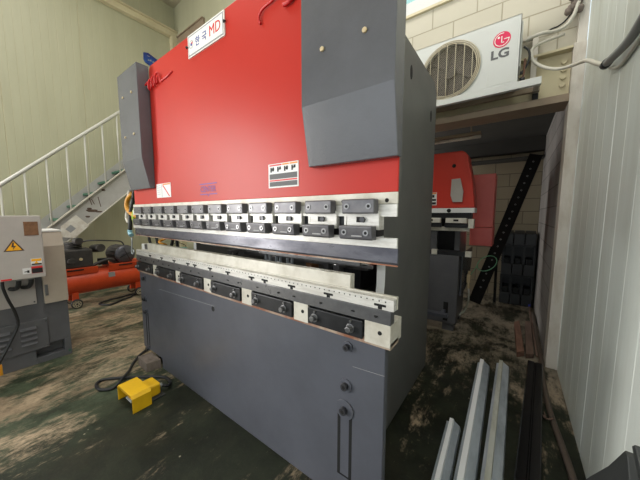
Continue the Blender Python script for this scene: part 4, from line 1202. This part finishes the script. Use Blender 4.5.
# ------------------------------------------------------------------ black tub near the camera, teal bin by the back wall
TB = thing('plastic_tub', (.24, .9, 0), 'black plastic tub with raised handle against the grey panel wall', 'tub')
out = [(1.34, 0), (1.34, .27), (1.094, .546), (.955, .697), (.862, .814), (.848, .812), (.80, .745), (.62, .70), (.62, 0)]
MB().prism(out, 0, .235, .25).build('side_panel', 'plasticgrey', TB, .002)
MB().prism([(1.26, 0), (1.26, .28), (1.06, .51), (.915, .62), (.885, .66), (.66, .60), (.66, 0)], 0, .225, .235).build('front_sheet', 'plastic', TB, .002)
MB().prism([(1.30, 0), (1.30, .26), (1.14, .44), (.66, .56), (.66, 0)], 0, .25, .335).build('shell', 'plastic', TB, .004)
MB().prism([(.831, .848), (.817, .862), (.72, .80), (.70, .68), (.78, .70), (.765, .80)], 0, .235, .25).build('handle', 'plasticgrey', TB, .002)
TN = thing('plastic_bin', (-5.6, 2.9, 0), 'teal plastic bin standing by the back wall, seen through the press gap', 'bin')
mb = MB().lathe([(0, 0), (0, .16), (.55, .20), (.56, .21), (.58, .21), (.58, .19), (.03, .155), (.03, 0)], (-6.15, 2.9, 0), (0, 0, 1), 24)
mb.build('shell', 'teal', TN)
MB().tube([(-6.15, 2.70, .55), (-6.15, 2.72, .63), (-6.15, 2.9, .70), (-6.15, 3.08, .63), (-6.15, 3.10, .55)], .008, 8).build('handle', 'black', TN)

# ------------------------------------------------------------------ light
wd = bpy.data.worlds.new('sky'); SC.world = wd; wd.use_nodes = True
bgn = wd.node_tree.nodes['Background']
bgn.inputs['Color'].default_value = (.80, .92, 1.0, 1); bgn.inputs['Strength'].default_value = 1.3
def area(name, loc, target, sx, sy, power, col=(1, 1, 1)):
    l = bpy.data.lights.new(name, 'AREA'); l.shape = 'RECTANGLE'; l.size = sx; l.size_y = sy; l.energy = power; l.color = col
    o = bpy.data.objects.new(name, l); COL.objects.link(o); o.location = loc
    o.rotation_euler = (Vector(target) - Vector(loc)).to_track_quat('-Z', 'Y').to_euler()
    return o
area('front_fill', (-2.2, -5.4, 2.3), (-1.8, 0, 2.0), 4.6, 3.8, 55, (1, .98, .95))  # added fill lamp in the unseen front opening
area('west_fill', (-6.4, -2.9, 1.9), (0, -.2, 1.5), 3.0, 3.4, 660, (1, .98, .95))  # added side lamp to brighten the right wall; the west wall has no opening
area('roof_fill', (-4.0, .3, 5.9), (-3.9, .4, 0), 2.2, 2.2, 75, (1, .98, .94))  # added overhead fill; the ceiling above is closed
area('roof_fill', (-.9, .7, 5.9), (-.7, .8, 0), 1.6, 2.0, 95, (1, .98, .94))  # second added overhead lamp, lifts the corridor and right wall
area('bay_fill', (-3.0, 4.5, 1.7), (.3, 4.2, 1.3), 1.0, 1.6, 40, (1, .97, .92))  # unseen lamp added inside the closed bay to lift its walls

# ------------------------------------------------------------------ camera
cam = bpy.data.cameras.new('camera'); co = bpy.data.objects.new('camera', cam); COL.objects.link(co)
f_, pitch, yaw, roll = 264.774309, math.radians(5.5752804), math.radians(36.217904), math.radians(-.112)
cam.sensor_width = 36.0; cam.sensor_fit = 'HORIZONTAL'; cam.lens = f_ / 640 * 36
cam.clip_start = .02
cy, sy, cp, sp = math.cos(yaw), math.sin(yaw), math.cos(pitch), math.sin(pitch)
fwd = Vector((-sy * cp, cy * cp, -sp)); right = Vector((cy, sy, 0)); down = fwd.cross(right)
cr, sr = math.cos(roll), math.sin(roll)
r2 = cr * right + sr * down; d2 = -sr * right + cr * down
mw = Matrix.Identity(4)
for i in range(3):
    mw[i][0] = r2[i]; mw[i][1] = -d2[i]; mw[i][2] = -fwd[i]
mw[0][3], mw[1][3], mw[2][3] = 0, 0, 1.35
co.matrix_world = mw
SC.camera = co
SC.view_settings.view_transform = 'Standard'; SC.view_settings.look = 'None'
SC.view_settings.gamma = 1.0; SC.view_settings.use_curve_mapping = False
SC.view_settings.exposure = 0.0
